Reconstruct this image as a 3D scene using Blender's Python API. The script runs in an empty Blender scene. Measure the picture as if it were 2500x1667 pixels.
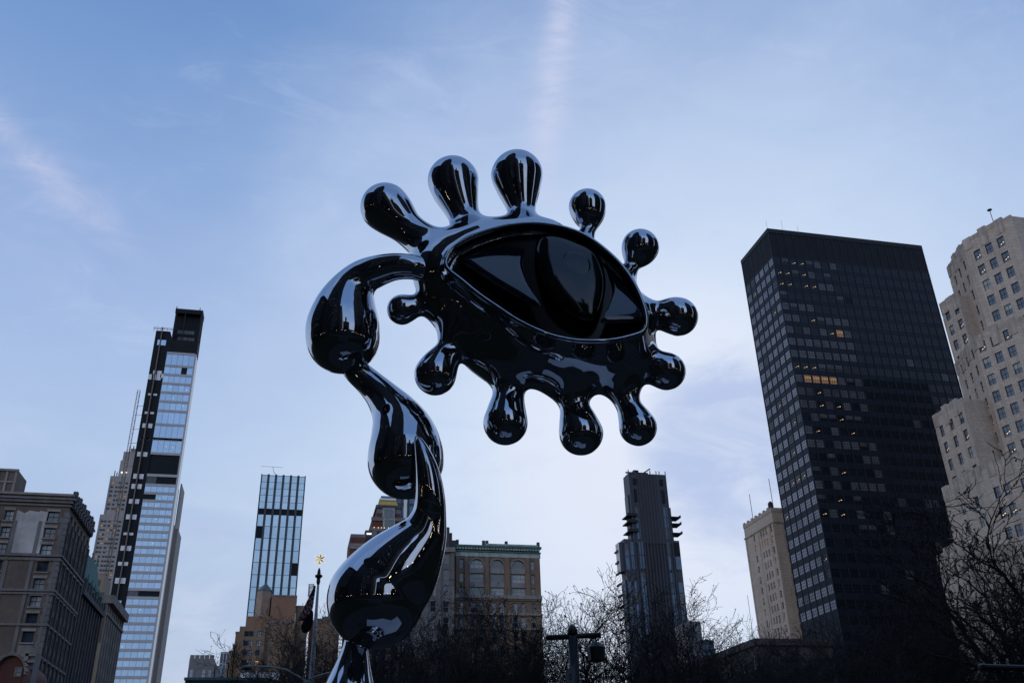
import bpy, math, random
import numpy as np
from mathutils import Matrix, Vector
random.seed(7)
rng = np.random.default_rng(7)
SC = bpy.context.scene
COL = SC.collection

# ------------------------------------------------------------------ camera
PITCH, ROLL, YAW = math.radians(27.3657), math.radians(-1.6505), math.radians(-13.3402)
FMM = 32.288
CAM = np.array([0.0, 0.0, 1.6])
IW, IH = 2500.0, 1667.0
F = FMM / 36 * IW
cp, sp = math.cos(PITCH), math.sin(PITCH)
_fw = np.array([0, cp, sp]); _r = np.array([1.0, 0, 0]); _u = np.cross(_r, _fw)
_c, _s = math.cos(ROLL), math.sin(ROLL)
_r, _u = _c * _r + _s * _u, -_s * _r + _c * _u
_cz, _sz = math.cos(YAW), math.sin(YAW)
RZ = np.array([[_cz, -_sz, 0], [_sz, _cz, 0], [0, 0, 1]])
FW, RT, UP = RZ @ _fw, RZ @ _r, RZ @ _u
HD = np.array([FW[0], FW[1], 0]); HD /= np.linalg.norm(HD)
cd = bpy.data.cameras.new('camera'); cam = bpy.data.objects.new('camera', cd); COL.objects.link(cam)
cd.sensor_width = 36; cd.lens = FMM; cd.clip_end = 6000; cd.clip_start = 0.1
cam.matrix_world = Matrix(((RT[0], UP[0], -FW[0], 0), (RT[1], UP[1], -FW[1], 0), (RT[2], UP[2], -FW[2], 1.6), (0, 0, 0, 1)))
SC.camera = cam

# ------------------------------------------------------------------ world
SUN_EL, SUN_AZ = math.radians(3.0), math.radians(238)
w = bpy.data.worlds.new('World'); SC.world = w; w.use_nodes = True
NT = w.node_tree; N = NT.nodes; L = NT.links; N.clear()


def nd(t, **k):
    n = N.new(t)
    for a, b in k.items(): setattr(n, a, b)
    return n


def vmath(op, a, b=None):
    n = nd('ShaderNodeVectorMath', operation=op)
    L.new(a, n.inputs[0])
    if b is not None: n.inputs[1].default_value = tuple(b)
    return n.outputs['Value'] if op == 'DOT_PRODUCT' else n.outputs[0]


def m(op, a, b=None, c=None):
    n = nd('ShaderNodeMath', operation=op)
    for i, v in enumerate((a, b, c)):
        if v is None: continue
        if isinstance(v, (int, float)): n.inputs[i].default_value = v
        else: L.new(v, n.inputs[i])
    return n.outputs[0]


def maprange(v, a, b, c=0.0, d=1.0, smooth=True):
    n = nd('ShaderNodeMapRange')
    if smooth: n.interpolation_type = 'SMOOTHSTEP'
    L.new(v, n.inputs[0])
    for i, q in enumerate((a, b, c, d)): n.inputs[i + 1].default_value = q
    return n.outputs[0]


def mixc(f, a, b):
    n = nd('ShaderNodeMix', data_type='RGBA')
    if isinstance(f, (int, float)): n.inputs[0].default_value = f
    else: L.new(f, n.inputs[0])
    for i, v in ((6, a), (7, b)):
        if isinstance(v, tuple): n.inputs[i].default_value = (*v, 1)
        else: L.new(v, n.inputs[i])
    return n.outputs[2]


def ray(px, py):
    return FW + RT * (px - IW / 2) / F + UP * (IH / 2 - py) / F


tc = nd('ShaderNodeTexCoord'); DIR = tc.outputs['Generated']
sep = nd('ShaderNodeSeparateXYZ'); L.new(DIR, sep.inputs[0]); ZC = sep.outputs[2]
nish = nd('ShaderNodeTexSky', sky_type='NISHITA', sun_disc=False, sun_elevation=SUN_EL, sun_rotation=SUN_AZ)
nish.air_density = 1.0; nish.dust_density = 0.6; nish.ozone_density = 2.0
SKYK = 0.15
ramp = nd('ShaderNodeValToRGB'); L.new(ZC, ramp.inputs[0])
cr = ramp.color_ramp
cr.elements[0].position = 0.0; cr.elements[0].color = (0.48, 0.57, 0.75, 1)
cr.elements[1].position = 1.0; cr.elements[1].color = (0.20, 0.33, 0.62, 1)
for p, c in ((0.15, (0.46, 0.575, 0.79)), (0.33, (0.49, 0.64, 0.91)), (0.46, (0.38, 0.53, 0.85)), (0.58, (0.28, 0.44, 0.78)), (0.72, (0.175, 0.33, 0.67)), (0.85, (0.18, 0.32, 0.64))):
    e = cr.elements.new(p); e.color = (*c, 1)
# the gradient is brought to the scale of the physical sky (strength SKYK) before mixing
sc_ = nd('ShaderNodeVectorMath', operation='SCALE'); L.new(ramp.outputs[0], sc_.inputs[0]); sc_.inputs['Scale'].default_value = 1 / SKYK
base = mixc(0.86, nish.outputs[0], sc_.outputs[0])


def noise(scale, detail, rough, stretch=(1, 1, 1), dist=0.0, off=(0, 0, 0)):
    mp = nd('ShaderNodeMapping'); L.new(DIR, mp.inputs[0]); mp.inputs['Scale'].default_value = stretch; mp.inputs['Location'].default_value = off
    n = nd('ShaderNodeTexNoise'); L.new(mp.outputs[0], n.inputs['Vector'])
    n.inputs['Scale'].default_value = scale; n.inputs['Detail'].default_value = detail
    n.inputs['Roughness'].default_value = rough; n.inputs['Distortion'].default_value = dist
    return n.outputs[0]


soft = noise(1.7, 5, 0.55, (1, 1, 1.8), 0.6, (3.1, .4, 0))
fine = noise(5.5, 6, 0.6, (1, 1, 2.6), 0.9)
wisp = noise(7.5, 9, 0.66, (1.0, 2.6, 3.2), 1.6, (1, 5, 2))
cirrus = m('ADD', m('MULTIPLY', maprange(soft, 0.44, 0.70), maprange(fine, 0.3, 0.75, 0.35, 1.0)), m('MULTIPLY', maprange(wisp, 0.5, 0.72), m('MULTIPLY', maprange(soft, 0.38, 0.6), 0.55)))
low = m('MULTIPLY', maprange(fine, 0.42, 0.7), maprange(ZC, 0.45, 0.1, 0.0, 1.0))


def streak(p, q, width, amp, grow=0.0):
    """a vapour trail: a band of sky along the great circle through two directions"""
    a = ray(*p); b = ray(*q); a /= np.linalg.norm(a); b /= np.linalg.norm(b)
    n = np.cross(a, b); n /= np.linalg.norm(n); t = np.cross(n, a)
    span = math.atan2(b @ t, b @ a)
    dn = vmath('DOT_PRODUCT', DIR, n); da = vmath('DOT_PRODUCT', DIR, a); dt = vmath('DOT_PRODUCT', DIR, t)
    ang = m('ARCTAN2', dt, da)
    wob = m('MULTIPLY_ADD', noise(4.0, 4, 0.6, (1, 1, 1), 0.3), 0.05 * (width / 0.02), -0.025 * (width / 0.02))
    off = m('DIVIDE', m('ADD', dn, wob), width)
    g = m('POWER', 2.718, m('MULTIPLY', m('MULTIPLY', off, off), -1.0))
    k = m('MULTIPLY', maprange(ang, -0.12, 0.05), maprange(ang, span + 0.05, span - 0.16))
    return m('MULTIPLY', m('MULTIPLY', g, k), m('MULTIPLY', maprange(wisp, 0.3, 0.68, 0.3, 1.0), amp))


s1 = streak((1372, -40), (1318, 560), 0.017, 0.66)
s1b = streak((1400, -100), (1400, 700), 0.16, 0.22)
s2 = streak((-80, 240), (330, 640), 0.014, 0.62)
s2b = streak((-300, 330), (420, 760), 0.08, 0.25)
s3 = streak((900, 180), (1250, 210), 0.05, 0.22)
one = lambda v: tuple(x / SKYK for x in v)
# a thin bright veil of high cloud, thickest low in the north-east
vd = ray(1700, 1080); vd /= np.linalg.norm(vd)
vang = m('ARCCOSINE', vmath('DOT_PRODUCT', DIR, vd))
vbr = m('MULTIPLY_ADD', soft, 0.22, m('MULTIPLY_ADD', fine, 0.16, -0.19))
veil = maprange(m('ADD', m('MULTIPLY', vang, -1.5), vbr), -1.05, 0.0, 0.0, 0.88)
base = mixc(veil, base, one((0.76, 0.86, 1.0)))
bg = mixc(m('MULTIPLY', cirrus, 0.45), base, one((0.50, 0.62, 0.87)))
bg = mixc(m('MULTIPLY', low, 0.38), bg, one((0.74, 0.79, 0.93)))
grey = m('MULTIPLY', maprange(noise(3.2, 6, .62, (1, 1, 3.4), 1.2, (7, 2, 1)), 0.52, 0.72), maprange(ZC, 0.5, 0.15, 0.0, 0.5))
bg = mixc(grey, bg, one((0.46, 0.53, 0.76)))
dk = vmath('DOT_PRODUCT', DIR, ray(1815, 1110) / np.linalg.norm(ray(1815, 1110)))
lt = vmath('DOT_PRODUCT', DIR, ray(1620, 1130) / np.linalg.norm(ray(1620, 1130)))
bg = mixc(m('MULTIPLY', maprange(lt, 0.97, 0.999), 0.55), bg, one((0.84, 0.86, 0.96)))
dkm = m('MULTIPLY', maprange(m('MULTIPLY_ADD', wisp, 0.004, m('MULTIPLY_ADD', fine, 0.006, dk)), 0.9965, 1.0035), maprange(fine, 0.3, 0.6, 0.45, 0.95))
bg = mixc(dkm, bg, one((0.47, 0.57, 0.82)))
for s_, c_ in ((s1b, (0.48, 0.58, 0.85)), (s3, (0.5, 0.57, 0.82)), (s2b, (0.50, 0.58, 0.83)), (s1, (0.64, 0.67, 0.87)), (s2, (0.62, 0.64, 0.83))):
    bg = mixc(s_, bg, one(c_))
bgn = nd('ShaderNodeBackground'); L.new(bg, bgn.inputs[0]); bgn.inputs[1].default_value = SKYK
out = nd('ShaderNodeOutputWorld'); L.new(bgn.outputs[0], out.inputs[0])

sd = bpy.data.lights.new('sun', 'SUN'); sun = bpy.data.objects.new('sun', sd); COL.objects.link(sun)
sd.energy = 0.5; sd.angle = math.radians(25); sd.color = (1.0, 0.86, 0.74)
# after sunset: a faint wide glow from the south-west
_sv = Vector((math.sin(SUN_AZ) * math.cos(0.2), math.cos(SUN_AZ) * math.cos(0.2), math.sin(0.2)))
sun.rotation_euler = _sv.to_track_quat('Z', 'Y').to_euler()
SC.view_settings.view_transform = 'Standard'; SC.view_settings.look = 'None'
SC.view_settings.exposure = 0.0; SC.view_settings.gamma = 1.0; SC.view_settings.use_curve_mapping = False
SC.render.engine = 'CYCLES'
SC.cycles.max_bounces = 8; SC.cycles.glossy_bounces = 5; SC.cycles.diffuse_bounces = 2
SC.cycles.sample_clamp_indirect = 3.0
SC.cycles.use_denoising = True


# ------------------------------------------------------------------ geometry of the place
def atZ(px, py, z): d = ray(px, py); return CAM + d * (z - CAM[2]) / d[2]
def atY(px, py, Y): d = ray(px, py); return CAM + d * Y / d[1]
def atX(px, py, X): d = ray(px, py); return CAM + d * X / d[0]
def atD(px, py, D): d = ray(px, py); return CAM + d * D / (d @ HD)
def atR(px, py, R): d = ray(px, py); return CAM + d * R / math.hypot(d[0], d[1])


def proj(p):
    d = np.asarray(p) - CAM; z = d @ FW
    if z < 0.1: return None
    return IW / 2 + F * (d @ RT) / z, IH / 2 - F * (d @ UP) / z


# ------------------------------------------------------------------ materials
MATS = {}


def new_mat(name):
    mt = bpy.data.materials.new(name); mt.use_nodes = True; MATS[name] = mt
    return mt, mt.node_tree.nodes, mt.node_tree.links, mt.node_tree.nodes['Principled BSDF']


def surf(name, c, c2=None, rough=0.85, scale=0.35, metal=0.0, bump=0.0, spec=0.35, streaks=0.0, brick=None, rnd=0.0):
    mt, n, l, b = new_mat(name)
    c2 = c2 or tuple(x * 0.72 for x in c)
    t = n.new('ShaderNodeTexCoord')
    a = n.new('ShaderNodeTexNoise'); a.inputs['Scale'].default_value = scale; a.inputs['Detail'].default_value = 8; a.inputs['Roughness'].default_value = 0.62
    l.new(t.outputs['Object'], a.inputs['Vector'])
    r = n.new('ShaderNodeMapRange'); r.inputs[1].default_value = 0.35; r.inputs[2].default_value = 0.68; l.new(a.outputs[0], r.inputs[0])
    mx = n.new('ShaderNodeMix'); mx.data_type = 'RGBA'; l.new(r.outputs[0], mx.inputs[0])
    mx.inputs[6].default_value = (*c, 1); mx.inputs[7].default_value = (*c2, 1)
    col = mx.outputs[2]
    if brick:
        sx = n.new('ShaderNodeSeparateXYZ'); l.new(t.outputs['Object'], sx.inputs[0])
        ad = n.new('ShaderNodeMath'); ad.operation = 'ADD'; l.new(sx.outputs[0], ad.inputs[0]); l.new(sx.outputs[1], ad.inputs[1])
        cb = n.new('ShaderNodeCombineXYZ'); l.new(ad.outputs[0], cb.inputs[0]); l.new(sx.outputs[2], cb.inputs[1])
        bt = n.new('ShaderNodeTexBrick'); l.new(cb.outputs[0], bt.inputs['Vector']); bt.inputs['Scale'].default_value = brick
        bt.inputs['Color1'].default_value = (1, 1, 1, 1); bt.inputs['Color2'].default_value = (0.8, 0.78, 0.76, 1); bt.inputs['Mortar'].default_value = (0.62, 0.6, 0.58, 1)
        bt.inputs['Mortar Size'].default_value = 0.03
        mu = n.new('ShaderNodeMix'); mu.data_type = 'RGBA'; mu.blend_type = 'MULTIPLY'; mu.inputs[0].default_value = 1
        l.new(col, mu.inputs[6]); l.new(bt.outputs[0], mu.inputs[7]); col = mu.outputs[2]
    if streaks:
        mp = n.new('ShaderNodeMapping'); mp.inputs['Scale'].default_value = (1, 1, 0.09); l.new(t.outputs['Object'], mp.inputs[0])
        s = n.new('ShaderNodeTexNoise'); s.inputs['Scale'].default_value = 1.1; s.inputs['Detail'].default_value = 6; l.new(mp.outputs[0], s.inputs['Vector'])
        r2 = n.new('ShaderNodeMapRange'); r2.inputs[1].default_value = 0.45; r2.inputs[2].default_value = 0.75; r2.inputs[4].default_value = streaks; l.new(s.outputs[0], r2.inputs[0])
        m2 = n.new('ShaderNodeMix'); m2.data_type = 'RGBA'; l.new(r2.outputs[0], m2.inputs[0]); l.new(col, m2.inputs[6]); m2.inputs[7].default_value = (*[x * 0.4 for x in c], 1)
        col = m2.outputs[2]
    if rnd:
        oi = n.new('ShaderNodeObjectInfo'); r3 = n.new('ShaderNodeMapRange'); l.new(oi.outputs['Random'], r3.inputs[0]); r3.inputs[3].default_value = 1 - rnd; r3.inputs[4].default_value = 1 + rnd
        m3 = n.new('ShaderNodeVectorMath'); m3.operation = 'SCALE'; l.new(col, m3.inputs[0]); l.new(r3.outputs[0], m3.inputs['Scale']); col = m3.outputs[0]
    l.new(col, b.inputs['Base Color'])
    b.inputs['Roughness'].default_value = rough; b.inputs['Metallic'].default_value = metal
    b.inputs['Specular IOR Level'].default_value = spec
    if bump:
        bn = n.new('ShaderNodeBump'); bn.inputs['Strength'].default_value = bump; l.new(a.outputs[0], bn.inputs['Height']); l.new(bn.outputs[0], b.inputs['Normal'])
    return mt


def glass(name, c, ior=1.5, rough=0.04, metal=0.0, rnd=0.5, wob=0.02, scale=0.25, lo=0.55, hi=1.5):
    """window glass with a dim room or a blind behind it: dark coat, sky reflections, slight ripple"""
    mt, n, l, b = new_mat(name)
    oi = n.new('ShaderNodeObjectInfo'); t = n.new('ShaderNodeTexCoord')
    a = n.new('ShaderNodeTexNoise'); a.inputs['Scale'].default_value = 0.6; a.inputs['Detail'].default_value = 3
    geo = n.new('ShaderNodeNewGeometry'); l.new(geo.outputs['Position'], a.inputs['Vector'])
    ad = n.new('ShaderNodeMath'); ad.operation = 'MULTIPLY_ADD'; l.new(oi.outputs['Random'], ad.inputs[0]); ad.inputs[1].default_value = rnd; l.new(a.outputs[0], ad.inputs[2])
    r = n.new('ShaderNodeMapRange'); l.new(ad.outputs[0], r.inputs[0]); r.inputs[1].default_value = 0.3; r.inputs[2].default_value = 0.7 + rnd; r.inputs[3].default_value = lo; r.inputs[4].default_value = hi
    s = n.new('ShaderNodeVectorMath'); s.operation = 'SCALE'; s.inputs[0].default_value = c; l.new(r.outputs[0], s.inputs['Scale'])
    l.new(s.outputs[0], b.inputs['Base Color'])
    b.inputs['Roughness'].default_value = rough; b.inputs['IOR'].default_value = ior; b.inputs['Metallic'].default_value = metal
    w2 = n.new('ShaderNodeTexNoise'); w2.inputs['Scale'].default_value = scale; w2.inputs['Detail'].default_value = 1; l.new(geo.outputs['Position'], w2.inputs['Vector'])
    bn = n.new('ShaderNodeBump'); bn.inputs['Strength'].default_value = wob; bn.inputs['Distance'].default_value = 1.0; l.new(w2.outputs[0], bn.inputs['Height']); l.new(bn.outputs[0], b.inputs['Normal'])
    return mt


def glow(name, c, s):
    mt, n, l, b = new_mat(name)
    b.inputs['Base Color'].default_value = (0.1, 0.08, 0.06, 1)
    b.inputs['Emission Color'].default_value = (*c, 1); b.inputs['Emission Strength'].default_value = s
    return mt


M = {}
M['chrome'] = surf('black_chrome', (0.53, 0.56, 0.61), (0.50, 0.53, 0.58), rough=0.015, metal=1.0, scale=1.5)
_n, _l = M['chrome'].node_tree.nodes, M['chrome'].node_tree.links; _b = _n['Principled BSDF']; _t = _n.new('ShaderNodeTexCoord')
_a = _n.new('ShaderNodeTexNoise'); _a.inputs['Scale'].default_value = 1.4; _a.inputs['Detail'].default_value = 7; _a.inputs['Roughness'].default_value = .7; _l.new(_t.outputs['Object'], _a.inputs['Vector'])
_r = _n.new('ShaderNodeMapRange'); _r.inputs[1].default_value = .45; _r.inputs[2].default_value = .75; _r.inputs[3].default_value = .012; _r.inputs[4].default_value = .075; _l.new(_a.outputs[0], _r.inputs[0]); _l.new(_r.outputs[0], _b.inputs['Roughness'])
_w = _n.new('ShaderNodeTexNoise'); _w.inputs['Scale'].default_value = 2.2; _w.inputs['Detail'].default_value = 2; _l.new(_t.outputs['Object'], _w.inputs['Vector'])
_p = _n.new('ShaderNodeBump'); _p.inputs['Strength'].default_value = .12; _p.inputs['Distance'].default_value = .03; _l.new(_w.outputs[0], _p.inputs['Height']); _l.new(_p.outputs[0], _b.inputs['Normal'])
M['lens'] = surf('polished_black_lens', (0.008, 0.013, 0.024), (0.010, 0.016, 0.028), rough=0.06, spec=1.0, scale=1)
M['iris'] = surf('charcoal_lens', (0.006, 0.007, 0.009), rough=0.10, spec=0.7, scale=1)
M['lens_dark'] = surf('satin_black_lens', (0.003, 0.003, 0.004), rough=0.16, spec=0.35, scale=1)
M['grass'] = surf('winter_grass', (0.016, 0.020, 0.011), (0.026, 0.022, 0.015), spec=0.04, rough=0.95, scale=0.7, bump=0.4)
M['asphalt'] = surf('asphalt', (0.028, 0.028, 0.03), spec=0.04, rough=0.9, scale=2)
M['paving'] = surf('paving', (0.045, 0.043, 0.042), spec=0.04, rough=0.85, scale=1.2, brick=0.8)
M['kerb'] = surf('kerb_stone', (0.22, 0.22, 0.21), scale=2)
M['paint'] = surf('road_paint', (0.6, 0.6, 0.57), scale=3)
M['bark'] = surf('bark', (0.035, 0.031, 0.028), (0.065, 0.058, 0.05), rough=0.9, scale=3)
M['stone_dark_mirror'] = surf('reflection_darkened_stone', (0.035, 0.036, 0.04), (0.022, 0.023, 0.026), scale=0.2, spec=0.1)  # unseen blocks' stone, darkened so their reflections in the chrome stay dark
M['bark2'] = surf('dark_bark', (0.018, 0.016, 0.016), (0.028, 0.025, 0.024), rough=0.9, scale=3)
M['brick_brown'] = surf('brown_brick', (0.20, 0.165, 0.14), (0.13, 0.11, 0.10), scale=0.25, brick=2.2, streaks=0.3)
M['brick_red'] = surf('red_brick', (0.17, 0.075, 0.062), (0.12, 0.05, 0.045), scale=0.3, brick=2.2)
M['brick_tan'] = surf('tan_brick', (0.31, 0.225, 0.16), (0.235, 0.17, 0.125), scale=0.15, brick=1.5, streaks=0.35)
M['brick_orange'] = surf('orange_brick', (0.35, 0.215, 0.14), (0.29, 0.18, 0.12), scale=0.15, brick=1.5, streaks=0.2)
M['stone'] = surf('pale_stone', (0.33, 0.31, 0.29), (0.22, 0.205, 0.19), scale=0.3, streaks=0.5)
M['stone_grey'] = surf('grey_stone', (0.22, 0.215, 0.215), (0.15, 0.145, 0.145), scale=0.3, streaks=0.5)
M['stone_dim'] = surf('dark_grey_stone', (0.10, 0.10, 0.107), (0.06, 0.06, 0.066), scale=0.4, streaks=0.5)  # darker grey stone, mottled and streaked
M['limestone'] = surf('cream_limestone', (0.60, 0.53, 0.455), (0.50, 0.44, 0.38), scale=0.09, streaks=0.5, bump=0.1, brick=0.5)
M['limestone_worn'] = surf('weathered_limestone', (0.50, 0.44, 0.38), (0.30, 0.265, 0.235), scale=0.5, streaks=0.9)
M['esb'] = surf('buff_limestone', (0.36, 0.335, 0.32), (0.30, 0.28, 0.27), scale=0.05, streaks=0.2)
M['plaster'] = surf('patched_white_plaster', (0.62, 0.62, 0.62), (0.34, 0.33, 0.325), scale=0.22, streaks=0.4)
M['tan'] = surf('tan_stucco', (0.32, 0.27, 0.20), (0.27, 0.22, 0.17), scale=0.2, streaks=0.2)
M['copper'] = surf('green_copper', (0.09, 0.20, 0.19), (0.05, 0.12, 0.12), scale=0.6, streaks=0.3)
M['copper_pale'] = surf('pale_copper', (0.42, 0.50, 0.48), (0.27, 0.34, 0.33), scale=0.8, streaks=0.6)
M['gold'] = surf('golden_roof', (0.62, 0.42, 0.12), (0.52, 0.35, 0.10), rough=0.5, scale=0.8, metal=0.2)
M['black_clad'] = surf('black_membrane', (0.008, 0.011, 0.016), (0.013, 0.016, 0.022), rough=0.7, spec=0.2, scale=0.3)
M['dark_metal'] = surf('dark_metal', (0.014, 0.016, 0.022), (0.020, 0.022, 0.028), rough=0.5, scale=0.5, spec=0.2)
M['navy_panel'] = surf('navy_spandrel', (0.010, 0.015, 0.026), (0.014, 0.019, 0.030), rough=0.4, scale=0.2, spec=0.12, rnd=0.3)
M['white_metal'] = surf('white_panel', (0.82, 0.83, 0.84), (0.72, 0.73, 0.75), rough=0.5, scale=0.5)
M['band'] = surf('grey_white_fascia', (0.46, 0.46, 0.47), (0.38, 0.38, 0.40), rough=0.4, scale=0.3)
M['grey_clad'] = surf('grey_cladding', (0.20, 0.195, 0.20), (0.16, 0.155, 0.16), rough=0.6, scale=0.1)
M['violet_clad'] = surf('plum_grey_cladding', (0.050, 0.052, 0.064), (0.038, 0.040, 0.052), rough=0.5, scale=0.1, streaks=0.3)
M['slate_metal'] = surf('slate_fins', (0.045, 0.06, 0.085), (0.035, 0.05, 0.07), rough=0.4, scale=0.2)
M['office_frame'] = surf('thin_black_mullion', (0.009, 0.011, 0.016), rough=0.5, scale=1, spec=0.25)
M['frame_dark'] = surf('dark_window_frame', (0.03, 0.035, 0.04), rough=0.5, scale=1)
M['frame_pale'] = surf('pale_window_frame', (0.30, 0.32, 0.32), rough=0.5, scale=1)
M['mast'] = surf('rusty_mast', (0.14, 0.125, 0.11), (0.2, 0.15, 0.11), rough=0.7, scale=1)
M['pole'] = surf('white_pole_paint', (0.42, 0.43, 0.44), (0.34, 0.35, 0.36), rough=0.45, scale=1.5)
M['green_iron'] = surf('green_iron', (0.02, 0.035, 0.03), rough=0.5, scale=2)
M['lamp_iron'] = surf('black_iron', (0.016, 0.018, 0.02), rough=0.45, scale=2, spec=0.4)
M['flag_red'] = surf('flag_red', (0.30, 0.035, 0.045), scale=3)
M['flag_white'] = surf('flag_white', (0.50, 0.50, 0.52), scale=3)
M['flag_blue'] = surf('flag_blue', (0.025, 0.035, 0.10), scale=3)
M['flag_black'] = surf('flag_black', (0.012, 0.012, 0.014), (0.02, 0.02, 0.022), scale=3)
M['sign'] = surf('grey_sign_face', (0.16, 0.18, 0.21), (0.13, 0.15, 0.18), rough=0.5, scale=3)
M['wood'] = surf('grey_cedar', (0.34, 0.26, 0.21), (0.25, 0.19, 0.16), scale=0.6, streaks=0.6)
M['slate'] = surf('slate_blue_roof', (0.10, 0.13, 0.145), (0.08, 0.10, 0.12), scale=0.6)
M['glass'] = glass('window_glass', (0.016, 0.020, 0.026), 1.52)
M['glass_sky'] = glass('bluish_window_glass', (0.035, 0.055, 0.085), 1.9, metal=0.0)
M['glass_blue'] = glass('mirror_blue_glass', (0.44, 0.58, 0.73), 1.6, metal=0.85, rnd=0.5, wob=0.004, lo=.86, hi=1.12)
M['glass_pale'] = glass('pale_teal_glass', (0.50, 0.64, 0.72), 1.6, metal=0.85, rnd=0.6, wob=0.004, lo=.82, hi=1.12)
M['glass_mid'] = glass('steel_blue_glass', (0.06, 0.10, 0.16), 1.6, metal=0.35, rnd=0.5, wob=.01)
M['glass_black'] = glass('smoked_glass', (0.007, 0.011, 0.020), 1.38, wob=0.004)
M['glass_west'] = glass('west_smoked_glass', (0.012, 0.016, 0.026), 1.6, wob=0.004)  # paler, shinier copy of the smoked glass for the sky-facing west side
M['blind'] = glass('glass_over_blinds', (0.085, 0.09, 0.105), 1.4, rough=0.12)
M['blind_west_lit'] = glass('glass_over_sky_lit_blinds', (0.20, 0.225, 0.28), 1.6, rough=0.1)  # blinds paled on the west face to carry its sky reflection
M['blind_pale'] = glass('glass_over_pale_blinds', (0.30, 0.34, 0.36), 1.5, rough=0.1)
M['lit'] = glow('ceiling_tube_light', (1.0, 0.68, 0.32), 1.6)
M['lit_room'] = glow('warm_lit_room', (0.85, 0.42, 0.16), 0.15)
M['lit_point'] = glow('white_point_light', (0.9, 0.95, 1.0), 1.5)
M['lit_street'] = glow('street_globe_light', (1.0, 0.78, 0.45), 9.0)
M['lit_red'] = glow('red_signal_light', (1.0, 0.06, 0.03), 6.0)
M['lit_star'] = glow('gold_star_light', (1.0, 0.80, 0.42), 0.9)


# ------------------------------------------------------------------ mesh helpers
class MB:
    def __init__(s): s.v = []; s.f = []; s.m = []

    def quad(s, a, b, c, d, mi=0):
        i = len(s.v); s.v += [tuple(a), tuple(b), tuple(c), tuple(d)]; s.f.append((i, i + 1, i + 2, i + 3)); s.m.append(mi)

    def poly(s, pts, mi=0):
        i = len(s.v); s.v += [tuple(p) for p in pts]; s.f.append(tuple(range(i, i + len(pts)))); s.m.append(mi)

    def box(s, x0, x1, y0, y1, z0, z1, mi=0, skip=''):
        A = [(x0, y0), (x1, y0), (x1, y1), (x0, y1)]
        s.prism(A, z0, z1, mi)

    def prism(s, pts, z0, z1, mi=0, cap=True, skip=(), bottom=True):
        """pts counter-clockwise seen from above"""
        n = len(pts)
        for i in range(n):
            if i in skip: continue
            a, b = pts[i], pts[(i + 1) % n]
            s.quad((a[0], a[1], z0), (b[0], b[1], z0), (b[0], b[1], z1), (a[0], a[1], z1), mi)
        if cap: s.poly([(p[0], p[1], z1) for p in pts], mi)
        if bottom: s.poly([(p[0], p[1], z0) for p in pts][::-1], mi)

    def obox(s, O, U, W_, V, u0, u1, w0, w1, v0, v1, mi=0):
        """oriented box, axes U (right) W_ (inward) V (up)"""
        P = lambda u, w_, v: tuple(O + U * u + W_ * w_ + V * v)
        c = [P(u, w_, v) for v in (v0, v1) for (u, w_) in ((u0, w0), (u1, w0), (u1, w1), (u0, w1))]
        for f in ((0, 1, 5, 4), (1, 2, 6, 5), (2, 3, 7, 6), (3, 0, 4, 7), (4, 5, 6, 7), (3, 2, 1, 0)):
            s.quad(*[c[k] for k in f], mi)

    def tube(s, pts, rad, n=8, mi=0):
        pts = [np.array(p, float) for p in pts]
        if not hasattr(rad, '__len__'): rad = [rad] * len(pts)
        rings = []
        for k, p in enumerate(pts):
            d = pts[min(k + 1, len(pts) - 1)] - pts[max(k - 1, 0)]; d /= np.linalg.norm(d)
            a = np.cross(d, (0.13, 0.95, 0.27)) if abs(d[2]) > 0.9 else np.cross(d, (0, 0, 1)); a /= np.linalg.norm(a); b = np.cross(d, a)
            i = len(s.v)
            for j in range(n):
                t = 2 * math.pi * j / n; s.v.append(tuple(p + (a * math.cos(t) + b * math.sin(t)) * rad[k]))
            rings.append(i)
        for k in range(len(rings) - 1):
            for j in range(n):
                j2 = (j + 1) % n
                s.f.append((rings[k] + j, rings[k + 1] + j, rings[k + 1] + j2, rings[k] + j2)); s.m.append(mi)
        s.f.append(tuple(rings[0] + j for j in range(n))); s.m.append(mi)
        s.f.append(tuple(rings[-1] + j for j in range(n))[::-1]); s.m.append(mi)

    def lathe(s, c, prof, n=16, mi=0):
        """prof: list of (radius, z)"""
        rings = []
        for r, z in prof:
            i = len(s.v)
            for j in range(n):
                t = 2 * math.pi * j / n; s.v.append((c[0] + r * math.cos(t), c[1] + r * math.sin(t), c[2] + z))
            rings.append(i)
        for k in range(len(rings) - 1):
            for j in range(n):
                j2 = (j + 1) % n
                s.f.append((rings[k] + j, rings[k] + j2, rings[k + 1] + j2, rings[k + 1] + j)); s.m.append(mi)
        s.f.append(tuple(rings[0] + j for j in range(n))[::-1]); s.m.append(mi)
        s.f.append(tuple(rings[-1] + j for j in range(n))); s.m.append(mi)

    def mesh(s, name, mats, smooth=False):
        me = bpy.data.meshes.new(name); me.from_pydata(s.v, [], s.f)
        for k in (mats if isinstance(mats, (list, tuple)) else [mats]): me.materials.append(M[k])
        me.polygons.foreach_set('material_index', s.m)
        if smooth: me.polygons.foreach_set('use_smooth', [True] * len(s.f))
        me.update(); return me

    def build(s, name, mats, parent=None, smooth=False):
        return link(name, s.mesh(name, mats, smooth), parent)


def link(name, me, parent=None, loc=None, rz=None):
    o = bpy.data.objects.new(name, me); COL.objects.link(o)
    if loc is not None: o.location = tuple(loc)
    if rz is not None: o.rotation_euler = (0, 0, rz)
    if parent is not None: o.parent = parent
    return o


def tag(o, label=None, cat=None, group=None, kind=None):
    if label: o['label'] = label
    if cat: o['category'] = cat
    if group: o['group'] = group
    if kind: o['kind'] = kind
    return o


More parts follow.
